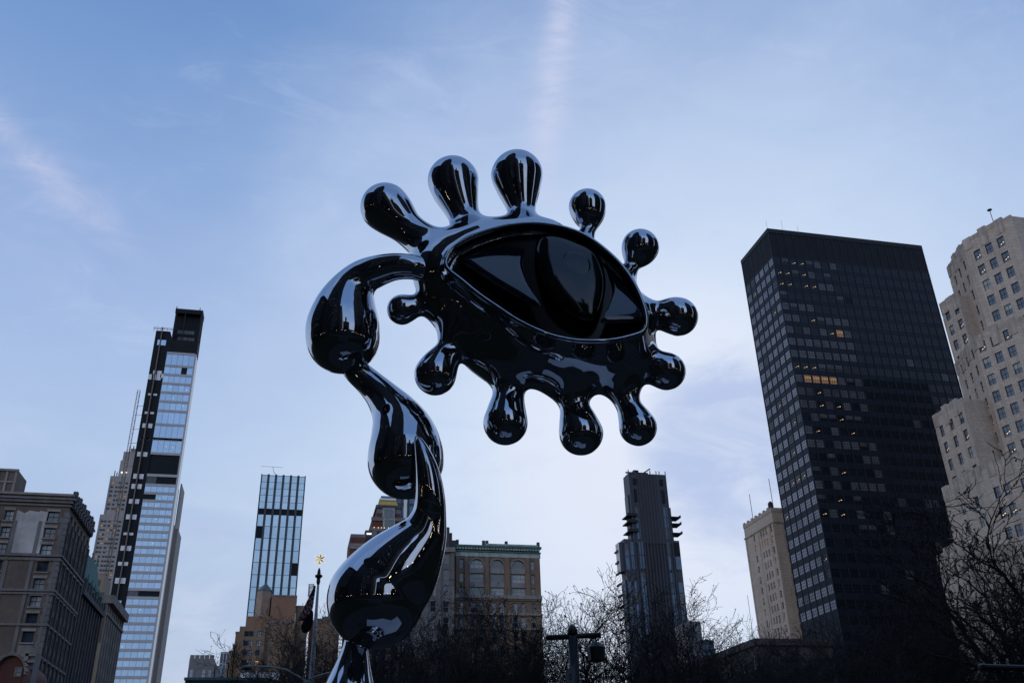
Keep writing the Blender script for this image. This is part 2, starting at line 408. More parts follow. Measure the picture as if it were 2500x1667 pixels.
def thing(name, label, cat, group=None):
    o = bpy.data.objects.new(name, None); COL.objects.link(o); return tag(o, label, cat, group)


class Wall:
    """a vertical wall plane from p0 (left, seen from outside) to p1 (right)"""
    def __init__(s, p0, p1, z0, z1):
        s.p0 = np.array(p0[:2], float); s.p1 = np.array(p1[:2], float); d = s.p1 - s.p0
        s.W = float(np.linalg.norm(d)); s.u = d / s.W; s.n = np.array([s.u[1], -s.u[0]]); s.z0, s.z1 = z0, z1
        s.ang = math.atan2(s.u[1], s.u[0])

    def uz(s, px, py):
        d = ray(px, py); t = ((s.p0 - CAM[:2]) @ s.n) / (d[:2] @ s.n); P = CAM + d * t
        return float((P[:2] - s.p0) @ s.u), float(P[2])

    def P(s, u, z, inn=0.0):
        q = s.p0 + s.u * u - s.n * inn; return (q[0], q[1], z)

    def box(s, mb, u0, u1, z0, z1, out, inn=0.0, mi=0):
        U = np.array([s.u[0], s.u[1], 0]); I = -np.array([s.n[0], s.n[1], 0]); O = np.array([s.p0[0], s.p0[1], 0])
        mb.obox(O, U, I, np.array([0, 0, 1.0]), u0, u1, -out, inn, z0, z1, mi)

    def facade(s, mb, cols, rows, depth=0.3, mi=0, skip=None, uoff=None):
        """wall skin with real openings; cols (u, w), rows (z, h). Returns the openings"""
        cols = sorted(c for c in cols if c[0] - c[1] / 2 > 0.02 and c[0] + c[1] / 2 < s.W - 0.02)
        rows = sorted(r for r in rows if r[0] - r[1] / 2 > s.z0 + 0.02 and r[0] + r[1] / 2 < s.z1 - 0.02)
        wins = []; zc = s.z0
        q = lambda u0, u1, z0, z1: mb.quad(s.P(u0, z0), s.P(u1, z0), s.P(u1, z1), s.P(u0, z1), mi)
        for ri, (z, h) in enumerate(rows):
            a, b = z - h / 2, z + h / 2
            q(0, s.W, zc, a); uc = 0
            for ci, (u, w_) in enumerate(cols):
                if skip and skip(ci, ri, u, z): continue
                c, d = u - w_ / 2, u + w_ / 2
                q(uc, c, a, b); uc = d
                P = s.P
                mb.quad(P(c, a), P(d, a), P(d, a, depth), P(c, a, depth), mi)
                mb.quad(P(c, b, depth), P(d, b, depth), P(d, b), P(c, b), mi)
                mb.quad(P(c, a, depth), P(c, b, depth), P(c, b), P(c, a), mi)
                mb.quad(P(d, a), P(d, b), P(d, b, depth), P(d, a, depth), mi)
                wins.append(dict(loc=P(u, z, depth), w=w_, h=h, ang=s.ang, ci=ci, ri=ri))
            q(uc, s.W, a, b); zc = b
        q(0, s.W, zc, s.z1)
        return wins


WM = {}


def window_mesh(w_, h, style, var):
    """one window: glass pane with a frame and glazing bars; var picks what is behind the glass"""
    k = (round(w_, 2), round(h, 2), style, var)
    if k in WM: return WM[k]
    g, fr, nv, nh, t = STYLES[style]
    mb = MB(); gm = {'a': 0, 'b': 2, 'c': 0, 'w': 3, 'p': 0, 'd': 4}[var]
    mb.quad((-w_ / 2, 0, -h / 2), (w_ / 2, 0, -h / 2), (w_ / 2, 0, h / 2), (-w_ / 2, 0, h / 2), gm)
    U, I, V, O = np.array([1.0, 0, 0]), np.array([0, 1.0, 0]), np.array([0, 0, 1.0]), np.zeros(3)
    bx = lambda u0, u1, v0, v1, o=0.07: mb.obox(O, U, I, V, u0, u1, -o, -0.004, v0, v1, 1)
    if t > 0:
        bx(-w_ / 2, -w_ / 2 + t, -h / 2, h / 2); bx(w_ / 2 - t, w_ / 2, -h / 2, h / 2)
        bx(-w_ / 2 + t, w_ / 2 - t, h / 2 - t, h / 2); bx(-w_ / 2 + t, w_ / 2 - t, -h / 2, -h / 2 + t)
        for i in range(1, nv): x = -w_ / 2 + w_ * i / nv; bx(x - t * .4, x + t * .4, -h / 2 + t, h / 2 - t, 0.05)
        for i in range(1, nh): z = -h / 2 + h * i / nh; bx(-w_ / 2 + t, w_ / 2 - t, z - t * .5, z + t * .5, 0.06)
    if var == 'c':      # blind drawn half way
        mb.quad((-w_ / 2 + t, -0.003, 0), (w_ / 2 - t, -0.003, 0), (w_ / 2 - t, -0.003, h / 2 - t), (-w_ / 2 + t, -0.003, h / 2 - t), 2)
    if var in 'wp':     # ceiling tubes seen through the glass
        nl = 2 if var == 'p' else 3
        for i in range(nl):
            x = w_ * (-0.3 + 0.3 * i) + (0.1 * w_ if var == 'p' else 0); l_ = w_ * (0.18 if var == 'p' else 0.22); zz = h * (0.12 if var == 'w' else -0.22 + 0.1 * i)
            mb.quad((x, -0.003, zz), (x + l_, -0.003, zz + 0.04 * h), (x + l_, -0.003, zz + 0.1 * h), (x, -0.003, zz + 0.06 * h), 5)
    WM[k] = mb.mesh('window', [g, fr, 'blind_west_lit' if style == 'office_west' else 'blind_pale' if g in ('glass_sky', 'glass') else 'blind', 'lit_room', 'black_clad', 'lit']); return WM[k]


STYLES = {'sash': ('glass', 'frame_dark', 1, 2, 0.10), 'sash4': ('glass_sky', 'frame_dark', 2, 2, 0.11),
          'sash_blue': ('glass_sky', 'frame_dark', 2, 2, 0.10), 'pale_sash': ('glass_sky', 'frame_pale', 1, 2, 0.09),
          'office': ('glass_black', 'office_frame', 3, 3, 0.07), 'tiny': ('glass', 'frame_dark', 1, 1, 0.0),
          'office_west': ('glass_west', 'dark_metal', 3, 3, 0.08),
          'pane': ('glass_blue', 'slate_metal', 1, 1, 0.03), 'pane_pale': ('glass_pale', 'dark_metal', 1, 1, 0.06),
          'pane_mid': ('glass_mid', 'dark_metal', 1, 1, 0.08), 'triple': ('glass_sky', 'frame_pale', 3, 2, 0.14),
          'wide': ('glass_sky', 'frame_dark', 3, 1, 0.10), 'flat': ('glass_sky', 'frame_dark', 1, 1, 0.08)}


def inframe(p, mx=140, my=60):
    q = proj(p); return q is not None and -mx < q[0] < IW + mx and -my < q[1] < IH + my


def put_windows(parent, wins, style, pick=None, limit=300, name='window', jit=0.35, frame=True):
    wins = [x for x in wins if (not frame) or inframe(x['loc'])]
    def size(x):
        c = np.array(x['loc']) - CAM; n = np.array([math.sin(x['ang']), -math.cos(x['ang']), 0]); d = np.linalg.norm(c)
        return x['w'] * x['h'] * abs(c @ n) / d ** 3
    wins.sort(key=size, reverse=True)
    rest = wins[limit:] if limit is not None else []
    for x in wins[:limit]:
        v = pick(x) if pick else 'a'
        o = link(name, window_mesh(x['w'], x['h'], x.get('style', style), v), parent, x['loc'])
        j = math.radians(jit); o.rotation_euler = (random.uniform(-j, j), 0, x['ang'] + random.uniform(-j, j))
    if rest:
        V = []; Fc = []; Mi = []; base_ = 0; mats = None
        for x in rest:
            me = window_mesh(x['w'], x['h'], x.get('style', style), pick(x) if pick else 'a'); mats = mats or me.materials[:]
            a = x['ang'] + math.radians(random.uniform(-jit, jit)); ca, sa = math.cos(a), math.sin(a)
            for vv in me.vertices:
                X, Y, Z = vv.co; V.append((x['loc'][0] + X * ca - Y * sa, x['loc'][1] + X * sa + Y * ca, x['loc'][2] + Z))
            for p in me.polygons: Fc.append(tuple(i + base_ for i in p.vertices)); Mi.append(p.material_index)
            base_ += len(me.vertices)
        me = bpy.data.meshes.new('window_rows'); me.from_pydata(V, [], Fc)
        for mt in mats: me.materials.append(mt)
        me.polygons.foreach_set('material_index', Mi); me.update()
        tag(link('window_rows', me, parent), kind='stuff')


def chooser(seed, **p):
    r = random.Random(seed); keys = list(p)
    def f(x):
        t = r.random(); s = 0
        for k in keys:
            s += p[k]
            if t < s: return k
        return 'a'
    return f


def span(n, W_, w_, margin=0.0):
    st = (W_ - 2 * margin) / n
    return [(margin + st * (i + 0.5), w_) for i in range(n)]



# ================================================================== SETTING
def sheet(name, x0, x1, y0, y1, z, mat):
    mb = MB(); mb.quad((x0, y0, z), (x1, y0, z), (x1, y1, z), (x0, y1, z)); return tag(mb.build(name, mat), kind='structure')


sheet('ground', -3000, 3000, -3000, 3500, -0.02, 'asphalt')
mb = MB(); mb.box(-62, 96, -6, 150, -0.01, 0.12); tag(mb.build('park_lawn', 'grass'), kind='structure')
mb = MB(); mb.prism([(6 * math.cos(t) * 1.6 + 4.5, 6 * math.sin(t) * 1.6 + 12) for t in [i * math.pi / 24 for i in range(48)]], 0.121, 0.128); tag(mb.build('plaza', 'paving'), kind='structure')
mb = MB(); mb.box(-4, 4, -5.9, 2.3, 0.121, 0.1255); mb.box(1, 8, 21.7, 150, 0.121, 0.1255); tag(mb.build('park_path', 'paving'), kind='structure')
mb = MB()
for a in ((-62.3, -62, -6.3, 150.3), (96, 96.3, -6.3, 150.3), (-62, 96, -6.3, -6), (-62, 96, 150, 150.3)): mb.box(*a, -0.01, 0.13)
tag(mb.build('park_kerb', 'kerb'), kind='structure')
mb = MB()
for k in range(-20, 40):
    mb.box(103.9, 104.05, k * 9, k * 9 + 3, -0.016, -0.012); mb.box(-70.1, -69.95, k * 9, k * 9 + 3, -0.016, -0.012)
tag(mb.build('road_markings', 'paint'), kind='structure')
mb = MB()
for a in ((112, 600, -60, 212), (112, 600, 222, 330), (-45, 96, 162, 700), (-300, -78, 162, 700), (-300, -78, -60, 150)):
    mb.box(*a, -0.01, 0.11)
tag(mb.build('pavement', 'paving'), kind='structure')

# ================================================================== BUILDINGS
V3 = lambda x, y, z=0: np.array([x, y, z], float)


def solid(parent, x0, x1, y0, y1, z0, z1, mat, name='wall', skip=()):
    """a block; sides 0 south 1 east 2 north 3 west"""
    mb = MB(); mb.prism([(x0, y0), (x1, y0), (x1, y1), (x0, y1)], z0, z1, 0, skip=skip); return mb.build(name, mat, parent)


# ---- dark glass slab on the right -------------------------------------------------
T = thing('dark_office_tower', 'tall black glass office slab with a windowless dark crown, right of the sculpture', 'office tower')
tx0, ty0, tx1, ty1, tH = 139.9, 224.2, 196.6, 244.0, 170.0
zb = atX(1881, 622.9, tx0)[2]; zb = atY(1881, 622.9, ty0)[2]
zlow = atY(2041, 1495, ty0)[2]
NR = 27; fl = (zb - zlow) / NR
Ww = Wall((tx0, ty1), (tx0, ty0), 0, zb); Ws = Wall((tx0, ty0), (tx1, ty0), 0, zb)
rows = [(zlow + fl * (i + 0.5) + 0.25, fl * 0.60) for i in range(NR)]
rowsS = [(zlow - fl * 4 + fl * (i + 0.5) + 0.25, fl * 0.60) for i in range(NR + 4)]
mb = MB()
bwW = Ww.W / 6; bwS = Ws.W / 20
winW = Ww.facade(mb, span(6, Ww.W, bwW * 0.80), rows, 0.05)
winS = Ws.facade(mb, span(20, Ws.W, bwS * 0.84), rowsS, 0.07)
mb.prism([(tx0, ty0), (tx1, ty0), (tx1, ty1), (tx0, ty1)], 0, zb, 0, skip=(0, 3))
mb.build('spandrel_wall', 'navy_panel', T)
mb = MB(); mb.prism([(tx0, ty0), (tx1, ty0), (tx1, ty1), (tx0, ty1)], zb + 0.01, tH - 1.6); mb.build('mechanical_crown', 'black_clad', T)
mb = MB(); mb.prism([(tx0 - .15, ty0 - .15), (tx1 + .15, ty0 - .15), (tx1 + .15, ty1 + .15), (tx0 - .15, ty1 + .15)], tH - 1.59, tH); mb.build('parapet', 'dark_metal', T)
for i in range(7):
    mbf = MB(); Ww.box(mbf, max(0, i * bwW) - 0.14, i * bwW + 0.14, 3, tH - 1.62, 0.09, -0.002); mbf.build('mullion_fin', 'dark_metal', T)
for i in range(1, 21):
    mbf = MB(); Ws.box(mbf, i * bwS - 0.12, i * bwS + 0.12, 3, tH - 1.62, 0.16, -0.002); mbf.build('mullion_fin', 'dark_metal', T)
rr = random.Random(3)
litS = {(26, 2), (26, 3), (25, 0), (25, 1), (25, 3), (24, 0), (24, 1), (24, 3), (24, 4), (21, 3), (20, 5), (20, 6), (17, 0), (17, 1), (17, 2), (16, 1), (16, 2), (16, 3), (16, 4), (15, 2), (14, 2), (14, 4), (13, 4), (12, 5), (12, 1), (9, 3), (6, 0), (6, 2), (7, 2)}
warm = {(16, 2), (16, 3), (16, 4), (16, 1), (20, 6)}


def pickS(x):
    r, c = x['ri'] - 4, x['ci']
    if (r, c) in warm: return 'w'
    if (r, c) in litS: return 'p'
    if c < 8 and r > 4: return 'b' if rr.random() < (0.75 if r in (24, 21, 20, 19, 18, 15, 14, 11, 8) else 0.2) else ('c' if rr.random() < .25 else 'a')
    if c < 9 and rr.random() < 0.10: return 'd'
    return 'b' if rr.random() < 0.05 else 'a'


def pickW(x):
    if (x['ri'], x['ci']) in ((9, 2), (9, 3), (9, 4)): return 'p'
    return 'p' if rr.random() < 0.03 else ('a' if rr.random() < 0.12 else 'b')


put_windows(T, winW, 'office_west', pickW, 300, jit=0.15)
put_windows(T, winS, 'office', pickS, 300, jit=0.12)
for k, (px_, h) in enumerate(((1872, 8), (1913, 10), (1951, 7))):
    p = atZ(px_, 560 + (px_ - 1872) * .11, tH); mbf = MB(); q = V3(min(max(p[0], tx0 + .5), tx1), ty0 + .8, tH)
    mbf.tube([q, q + V3(0, 0, h * .45)], 0.035, 5); mbf.build('antenna', 'dark_metal', T)

# ---- cream stepped tower at the right edge -----------------------------------------
Q = thing('stepped_limestone_tower', 'cream limestone tower with fluted parapets stepping out in tiers, at the right edge', 'building')


def tier(zt, zbase, outline, wincols, rowspec, nm, endx=215, flutes=True, style='sash_blue'):
    zt -= 1.0
    mb = MB(); wins = []
    for k in range(len(outline) - 1):
        wl = Wall(outline[k], outline[k + 1], zbase, zt)
        cols = [(c * wl.W, w_) for c, w_ in wincols[k]]
        wins += wl.facade(mb, cols, rowspec, 0.35)
    pts = [tuple(outline[0][:2])] + [tuple(p[:2]) for p in outline[1:]]
    back = [(endx, outline[-1][1]), (endx, outline[0][1])]
    allp = pts + back; n = len(pts)
    mb.prism(allp, zbase, zt, 0, skip=tuple(range(n - 1)))
    mb.build('wall', 'limestone', Q)
    for k in range(len(outline) - 1):                      # parapet with scallops and worn stone flutes
        wl = Wall(outline[k], outline[k + 1], zbase, zt); nf = max(2, int(wl.W / 2.1)); fm = MB()
        for i in range(nf):
            u0, u1 = wl.W * i / nf, wl.W * (i + 1) / nf
            hgt = 0.25 + 0.45 * (1 if i % 2 == 0 else 0.0) + 1.0 * (1 - abs(2 * (i + .5) / nf - 1))
            wl.box(fm, u0 + .04, u1 - .04, zt - (2.6 + .5 * (i % 3)) if i % 2 == 0 else zt - 0.4, zt + hgt, 0.14 if i % 2 == 0 else 0.05, 0.7)
        fm.build('parapet', 'limestone_worn', Q)
        pm = MB()
        for c in (0.0, wl.W): wl.box(pm, c - .35 if c else 0, c if c else .35, zbase, zt - 3.7, 0.10, -0.003)
        pm.build('pilaster', 'limestone', Q)
    put_windows(Q, wins, style, chooser(len(nm) + int(zt), p=0.22, c=0.15, b=0.06), None, jit=0.5)


def outl(pts, z): return [atZ(a, b, z)[:2] for a, b in pts]


def dirpt(p, ang, l): return np.array([p[0] + math.sin(ang) * l, p[1] + math.cos(ang) * l])


A1, A2, AW = math.radians(19.8), math.radians(-16.3), math.radians(2.0)
# top tier
z1 = 137.0; c1 = atZ(2348, 587, z1)[:2]
l1 = dirpt(c1, A1, 14.0); e1 = dirpt(c1, A2, -30.0); e1 = dirpt(c1, A2, -Wall(c1, e1, 0, z1).uz(2466, 524)[0])
zt2 = lambda px, py, R: atR(px, py, R)[2]
c2 = dirpt(c1, math.radians(-90), 4.5) ; z2 = None
def z_at(px, py, P):   # height of the vertical through plan point P where it is seen at this image row
    lo, hi = 0, 200
    for _ in range(40):
        mid = (lo + hi) / 2; q = proj((P[0], P[1], mid))
        if q[1] > py: lo = mid
        else: hi = mid
    return lo
def plan_at(px, py, z): return atZ(px, py, z)[:2]
z2 = zt2(2375.7, 822, 236.0); c2 = plan_at(2375.7, 822, z2); l2 = dirpt(c2, A1, 15.5); e2 = dirpt(c2, A2, -34); e2 = dirpt(c2, A2, -Wall(c2, e2, 0, z2).uz(2494, 762)[0])
z3 = zt2(2404, 1128.7, 231.0); c3 = plan_at(2404, 1128.7, z3); l3 = dirpt(c3, A1 * .2, 18.0); e3 = dirpt(c3, A2, -38)
Z5 = lambda x, y: (2200 + x / 2.703, 500 + y / 2.703); Z6 = lambda x, y: (2200 + x / 2.67, 1080 + y / 2.67)
wf1 = Wall(c1, e1, 0, z1); wf2 = Wall(c2, e2, 0, z2); wf3 = Wall(c3, e3, 0, z3)
ra, rb = wf1.uz(*Z5(505, 330))[1], wf1.uz(*Z5(625, 732))[1]; st1 = (ra - rb) / 4
R1 = [(ra - st1 * i, st1 * .62) for i in range(9)]
ra, rb = wf2.uz(*Z5(535, 935))[1], wf2.uz(*Z5(632, 1262))[1]; st2 = (ra - rb) / 3
R2 = [(ra - st2 * i, st2 * .62) for i in range(10)]
ra, rb = wf3.uz(*Z6(625, 325))[1], wf3.uz(*Z6(700, 590))[1]; st3 = (ra - rb) / 2
R3 = [(ra - st3 * i, st3 * .56) for i in range(12)]
def uf(wl, pts): return [(wl.uz(*p_)[0] / wl.W, 1.95) for p_ in pts]
nar = [(0.24, 1.35), (0.52, 1.35), (0.80, 1.35)]
def ext(wl, pts, w_=2.0):
    u = [wl.uz(*p_)[0] for p_ in pts]; d = u[-1] - u[-2]
    while u[-1] + d < wl.W - 1.5: u.append(u[-1] + d)
    return [(x / wl.W, w_) for x in u]
fr1 = ext(wf1, [Z5(505, 330), Z5(582, 290), Z5(658, 243)]); fr2 = ext(wf2, [Z5(535, 935), Z5(616, 895), Z5(700, 855)])
u3 = [wf3.uz(*Z6(x, y))[0] for x, y in ((625, 325), (690, 290))]; g3 = u3[0] - wf3.uz(*Z6(460, 415))[0]
fr3 = [(u / wf3.W, 1.8) for i in range(5) for u in (u3[0] + g3 * i, u3[1] + g3 * i)]
tier(z1, z2 - 1, [l1, c1, e1], [nar, fr1], R1, 'a')
tier(z2, z3 - 1, [l2, c2, e2], [nar, fr2], R2, 'bb')
tier(z3, 0, [l3, c3, e3], [[(.35, 1.6), (.65, 1.6)], fr3], R3, 'ccc')
# wings on the left
def wing(px0, py0, px1, py1, R, zbase, ncol, nm, drop=5.0):
    z = zt2(px0, py0, R); a = plan_at(px0, py0, z); b = plan_at(px1, py1, z)
    tier(z, zbase, [a, b], [[((i + .55) / ncol, 1.7) for i in range(ncol)]], [(z - drop - st2 * i, st2 * .62) for i in range(int((z - zbase - 6) / st2))], nm)
    return a, b, z
wing(2293, 743, 2335, 712, 251, z2 - 20, 2, 'wing', 4.6)
wing(2275.8, 1014, 2345, 965, 245, 0, 3, 'lowwing', 5.2)
wing(2286, 1355, 2350, 1312, 236, 0, 3, 'base', 5.6)
p = atZ(2408, 562, z1); mbf = MB(); q = V3(c1[0] + 4, c1[1] - 8, z1)
mbf.tube([q, q + V3(0, 0, 4.6)], 0.09, 6); mbf.lathe(q + V3(0, 0, 4.6), [(0.12, 0), (0.62, 0.2), (0.62, 0.36), (0.2, 0.5)], 10); mbf.build('siren', 'dark_metal', Q)
mbf = MB(); g = plan_at(2316, 1352, zt2(2286, 1355, 236)); zz = zt2(2286, 1355, 236)
mbf.tube([(g[0], g[1], zz - 2), (g[0], g[1], zz + 3.4), (g[0] + 2.5, g[1] - 3.5, zz + 3.4)], 0.12, 5); mbf.build('roof_railing', 'limestone_worn', Q)

# ---- cream block half hidden behind the dark slab ------------------------------------
O_ = thing('cream_office_block', 'cream stone office block with narrow windows behind the left edge of the black slab', 'building')
ox0, oy0, oy1, oH = 151.0, 270.5, 291.5, 90.0
Wo = Wall((ox0, oy1), (ox0, oy0), 0, oH); So = Wall((ox0, oy0), (ox0 + 30, oy0), 0, oH); mb = MB()
us = [Wo.uz(1780 + a / 2.671, 1080 + b / 2.671)[0] for a, b in ((164, 622), (208, 598), (224, 590), (241, 580), (272, 612 - 50))]
zt0 = Wo.uz(1780 + 224 / 2.671, 1080 + 590 / 2.671)[1]; zt1 = Wo.uz(1780 + 300 / 2.671, 1080 + 1160 / 2.671)[1]; dz = (zt0 - zt1) / 8.0
rowsO = [(zt0 - dz * i, dz * 0.62) for i in range(-0, 14)]
wO = Wo.facade(mb, [(us[0], 1.1), (us[1], .95), (us[2], .95), (us[3], .95), (us[4], 1.1)], rowsO, 0.4)
wS = So.facade(mb, [(5.2 + 4.2 * i, 2.9) for i in range(6)], [(z_, h_) for z_, h_ in rowsO], 0.5)
mb.prism([(ox0, oy0), (ox0 + 30, oy0), (ox0 + 30, oy1), (ox0, oy1)], 0, oH, 0, skip=(0, 3)); mb.build('wall', 'limestone', O_)
mb = MB(); Wo.box(mb, -.3, Wo.W + .3, oH - 4.2, oH - 3.7, .35, -.003); Wo.box(mb, -.1, Wo.W + .1, oH - .4, oH + .9, .15, .4); So.box(mb, 0, So.W, oH - 4.2, oH - 3.7, .35, -.003); So.box(mb, 0, So.W, oH - .4, oH + .9, .15, .4)
for i in range(7): Wo.box(mb, Wo.W * i / 7, Wo.W * i / 7 + 1.1, oH + .91, oH + 1.5, .1, .35)
mb.build('cornice', 'limestone_worn', O_)
for c in (0.02, (us[0] + us[1]) / 2, (us[3] + us[4]) / 2, Wo.W - .9):
    mb = MB(); Wo.box(mb, c, c + .85, 2, oH - 4.3, .18, -.003); mb.build('pilaster', 'limestone', O_)
pk = chooser(5, a=.7, c=.15, b=.1)
put_windows(O_, wO, 'tiny', lambda x: 'w' if x['ri'] == 12 - 0 else pk(x), None)
put_windows(O_, wS, 'wide', chooser(9, p=.3, c=.2, w=.08), None)
mb = MB(); a = Wo.P(Wo.W * .88, oH, 1.5); b = Wo.P(Wo.W * .75, oH, 2.5)
mb.lathe(a, [(.9, 1.2), (.9, 3.2), (.1, 4.0)], 10); mb.box(b[0] - .6, b[0] + .6, b[1] - 1, b[1] + 1, oH + .0, oH + 2.2); mb.build('roof_tank', 'dark_metal', O_)
for px0, py0, py1, Y in ((1833, 1198, 1284, 284), (1880, 1160, 1238, 273), ):
    g = atX(px0 + 8, py1, ox0 + 1.0); t_ = atX(px0 + 8, py0, ox0 + 1.0); mb = MB(); mb.tube([(g[0], g[1], oH), (g[0], g[1], t_[2])], .11, 5); mb.build('antenna', 'mast', O_)

# ---- slim dark tower with terraces ---------------------------------------------------
S = thing('slim_terraced_tower', 'slim plum grey skyscraper with blue glass strips and jutting balconies, above the trees', 'skyscraper')
SY = 630.0
def sl(x, y): return atY(1280 + x / 2.866, 1120 + y / 2.866, SY)
x0 = sl(728, 105)[0]; x1 = sl(985, 105)[0]; Htop = sl(860, 105)[2]
zA = sl(1085, 570)[2]; xa0 = sl(700, 575)[0]; xa1 = sl(1085, 572)[0]; zB = sl(745, 780)[2]
xm1 = sl(1030, 335)[0]; zM = sl(1018, 335)[2]
DP = 12.0
solid(S, x0, x1, SY, SY + DP, zA - 3, Htop, 'violet_clad')
solid(S, x1 - .5, xm1, SY + 2, SY + DP - 2, zA - 3, zM, 'violet_clad', 'shoulder')
solid(S, x0 - 1.0, x0 + .5, SY + 3, SY + DP - 2, zA - 3, sl(690, 240)[2], 'slate_metal', 'shoulder')
solid(S, xa0 + .01, xa1, SY + .6, SY + DP - .5, 0, zA, 'violet_clad', 'lower_wall')
solid(S, xa0 - 3.2, xa0, SY + 3, SY + DP - 1, zB, zA - 2, 'slate_metal', 'west_wing')
solid(S, xa0 - 1, xa0, SY + 2.5, SY + DP - 1, 0, zB - 6, 'slate_metal', 'west_wing')
Wl = Wall((x0, SY), (x1, SY), 0, Htop)
nrib = 12
for i in range(nrib + 1):
    u = Wl.W * i / nrib; mb = MB(); top = Htop + (2.6 if i in (0, 2, 7, 9, 10, 12) else 0.0)
    Wl.box(mb, u - .28, u + .28, 40, top, .75 if 3 <= i <= 8 else .5, -.003); mb.build('rib', 'violet_clad' if 2 < i < 9 else 'slate_metal', S)
wins = []
Wz = Wall((xa0, SY), (xa1, SY), 0, zA)
def strip(xa, xb, ya, yb, step, inn=-.05, wall=None):
    """a run of glass panes between two image columns"""
    u0, z0 = Wz.uz(1280 + xa / 2.866, 1120 + ya / 2.866); u1, _ = Wz.uz(1280 + xb / 2.866, 1120 + ya / 2.866); zb_ = Wz.uz(1280 + xa / 2.866, 1120 + yb / 2.866)[1]
    n = max(1, int((z0 - zb_) / step))
    for i in range(n): wins.append(dict(loc=Wz.P((u0 + u1) / 2, z0 - (i + .5) * (z0 - zb_) / n, inn), w=u1 - u0, h=(z0 - zb_) / n * .97, ang=0.0, ci=0, ri=i))
strip(770, 800, 335, 560, 7.5); strip(968, 998, 335, 560, 7.5)
strip(700, 728, 590, 775, 7.5, .5); strip(740, 776, 575, 770, 7.5, .5); strip(797, 830, 575, 768, 7.5); strip(992, 1018, 575, 778, 7.5); strip(1045, 1083, 585, 775, 7.5)
strip(722, 748, 850, 1200, 7.5, .5); strip(768, 796, 850, 1260, 7.5, .5); strip(815, 845, 790, 1400, 7.5); strip(1018, 1045, 792, 1330, 7.5); strip(1075, 1108, 860, 1330, 7.5)
put_windows(S, wins, 'pane_mid', chooser(11, a=.6, b=.12, c=.13, d=.1), None, jit=.6)
for k in range(3):
    yy = (395, 440, 505)[k]; zz = sl(740, yy)[2]
    mb = MB(); mb.box(x0 - 4.5, x0 + 3.5, SY - 2.2, SY + 10, zz - .7, zz); mb.box(x0 - 4.4, x0 + 3.4, SY - 2.1, SY - 2.0, zz + .01, zz + 1.5); mb.build('balcony', 'dark_metal', S)
    zz = sl(1050, (400, 447, 512)[k])[2]; mb = MB(); mb.box(x1 - .5, xm1 + 7.0, SY + .5, SY + 11, zz - .7, zz); mb.box(xm1 + 6.8, xm1 + 6.9, SY + .6, SY + 10.9, zz + .01, zz + 1.5); mb.build('balcony', 'dark_metal', S)
for k in range(9):
    zz = zA - 8 - k * 8.0; mb = MB(); mb.box(xa0 - 4.6, xa0 - 3.21, SY + 4, SY + 11, zz - .8, zz + .5); mb.build('balcony', 'dark_metal', S)
for (a, b, c, d) in ((755, 785, 137, 180), (944, 970, 145, 188), (764, 790, 210, 300), (955, 985, 220, 308)):
    p_, q_ = sl(a, c), sl(b, d); mb = MB(); mb.box(p_[0], q_[0], SY - .9, SY - .003, q_[2], p_[2]); mb.build('louvre', 'black_clad', S)
p_ = sl(640, 600)
for i in range(3):
    mb = MB(); yy_ = SY + 3.6 + i * 2.6; mb.box(xa0 - 3.7, xa0 - 3.21, yy_, yy_ + 1.1, zB, zA - 2.2); mb.build('pale_fin', 'white_metal', S)
mb = MB(); c = sl(800, 100)
mb.box(c[0] - 8, c[0] + 10, SY + 6, SY + 7, Htop + 2.2, Htop + 3.2); mb.box(c[0] - 2, c[0] + 2, SY + 5, SY + 8, Htop, Htop + 4.5); mb.tube([(c[0] + 6, SY + 6, Htop + 2.5), (c[0] + 12, SY + 6, Htop + 6.5)], .5, 5); mb.build('cleaning_rig', 'dark_metal', S)

# ---- small towers right of it -----------------------------------------------------
def box_building(name, label, cat, pxl, pxr, pyt, Y, depth, mat, zbase=0, group=None):
    t = thing(name, label, cat, group); a = atY(pxl, pyt, Y); b = atY(pxr, pyt, Y)
    return t, Wall((a[0], Y), (b[0], Y), zbase, a[2]), depth, mat


def finish(t, wl, depth, mat, cols, rows, style, pick=None, dpt=.25, limit=None, east=None, west=None):
    mb = MB(); wins = wl.facade(mb, cols, rows, dpt)
    x0, x1, y0 = wl.p0[0], wl.p1[0], wl.p0[1]
    sk = [0]
    if east is not None:
        we = Wall((x1, y0), (x1, y0 + depth), wl.z0, wl.z1); wins += we.facade(mb, east[0], east[1], dpt); sk.append(1)
    if west is not None:
        we = Wall((x0, y0 + depth), (x0, y0), wl.z0, wl.z1); wins += we.facade(mb, west[0], west[1], dpt); sk.append(3)
    mb.prism([(x0, y0), (x1, y0), (x1, y0 + depth), (x0, y0 + depth)], wl.z0, wl.z1, 0, skip=tuple(sk))
    mb.build('wall', mat, t); put_windows(t, wins, style, pick, limit)
    return wins


t, wl, d, mt = box_building('grey_apartment_tower', 'grey tower with pale blue window strips just right of the slim dark skyscraper', 'building', 1676, 1710, 1516, 560, 20, 'grey_clad')
finish(t, wl, d, mt, [(wl.W * .38, wl.W * .4)], [(wl.z1 - 8 - 5 * i, 4.2) for i in range(10)], 'pane_mid')
t, wl, d, mt = box_building('low_glass_block', 'short blue glass block between the slim dark skyscraper and the low dark roof', 'building', 1711, 1742, 1561, 520, 20, 'slate_metal')
finish(t, wl, d, mt, span(3, wl.W, wl.W / 3 - .4), [(wl.z1 - 4 - 4.5 * i, 3.6) for i in range(10)], 'pane_mid')

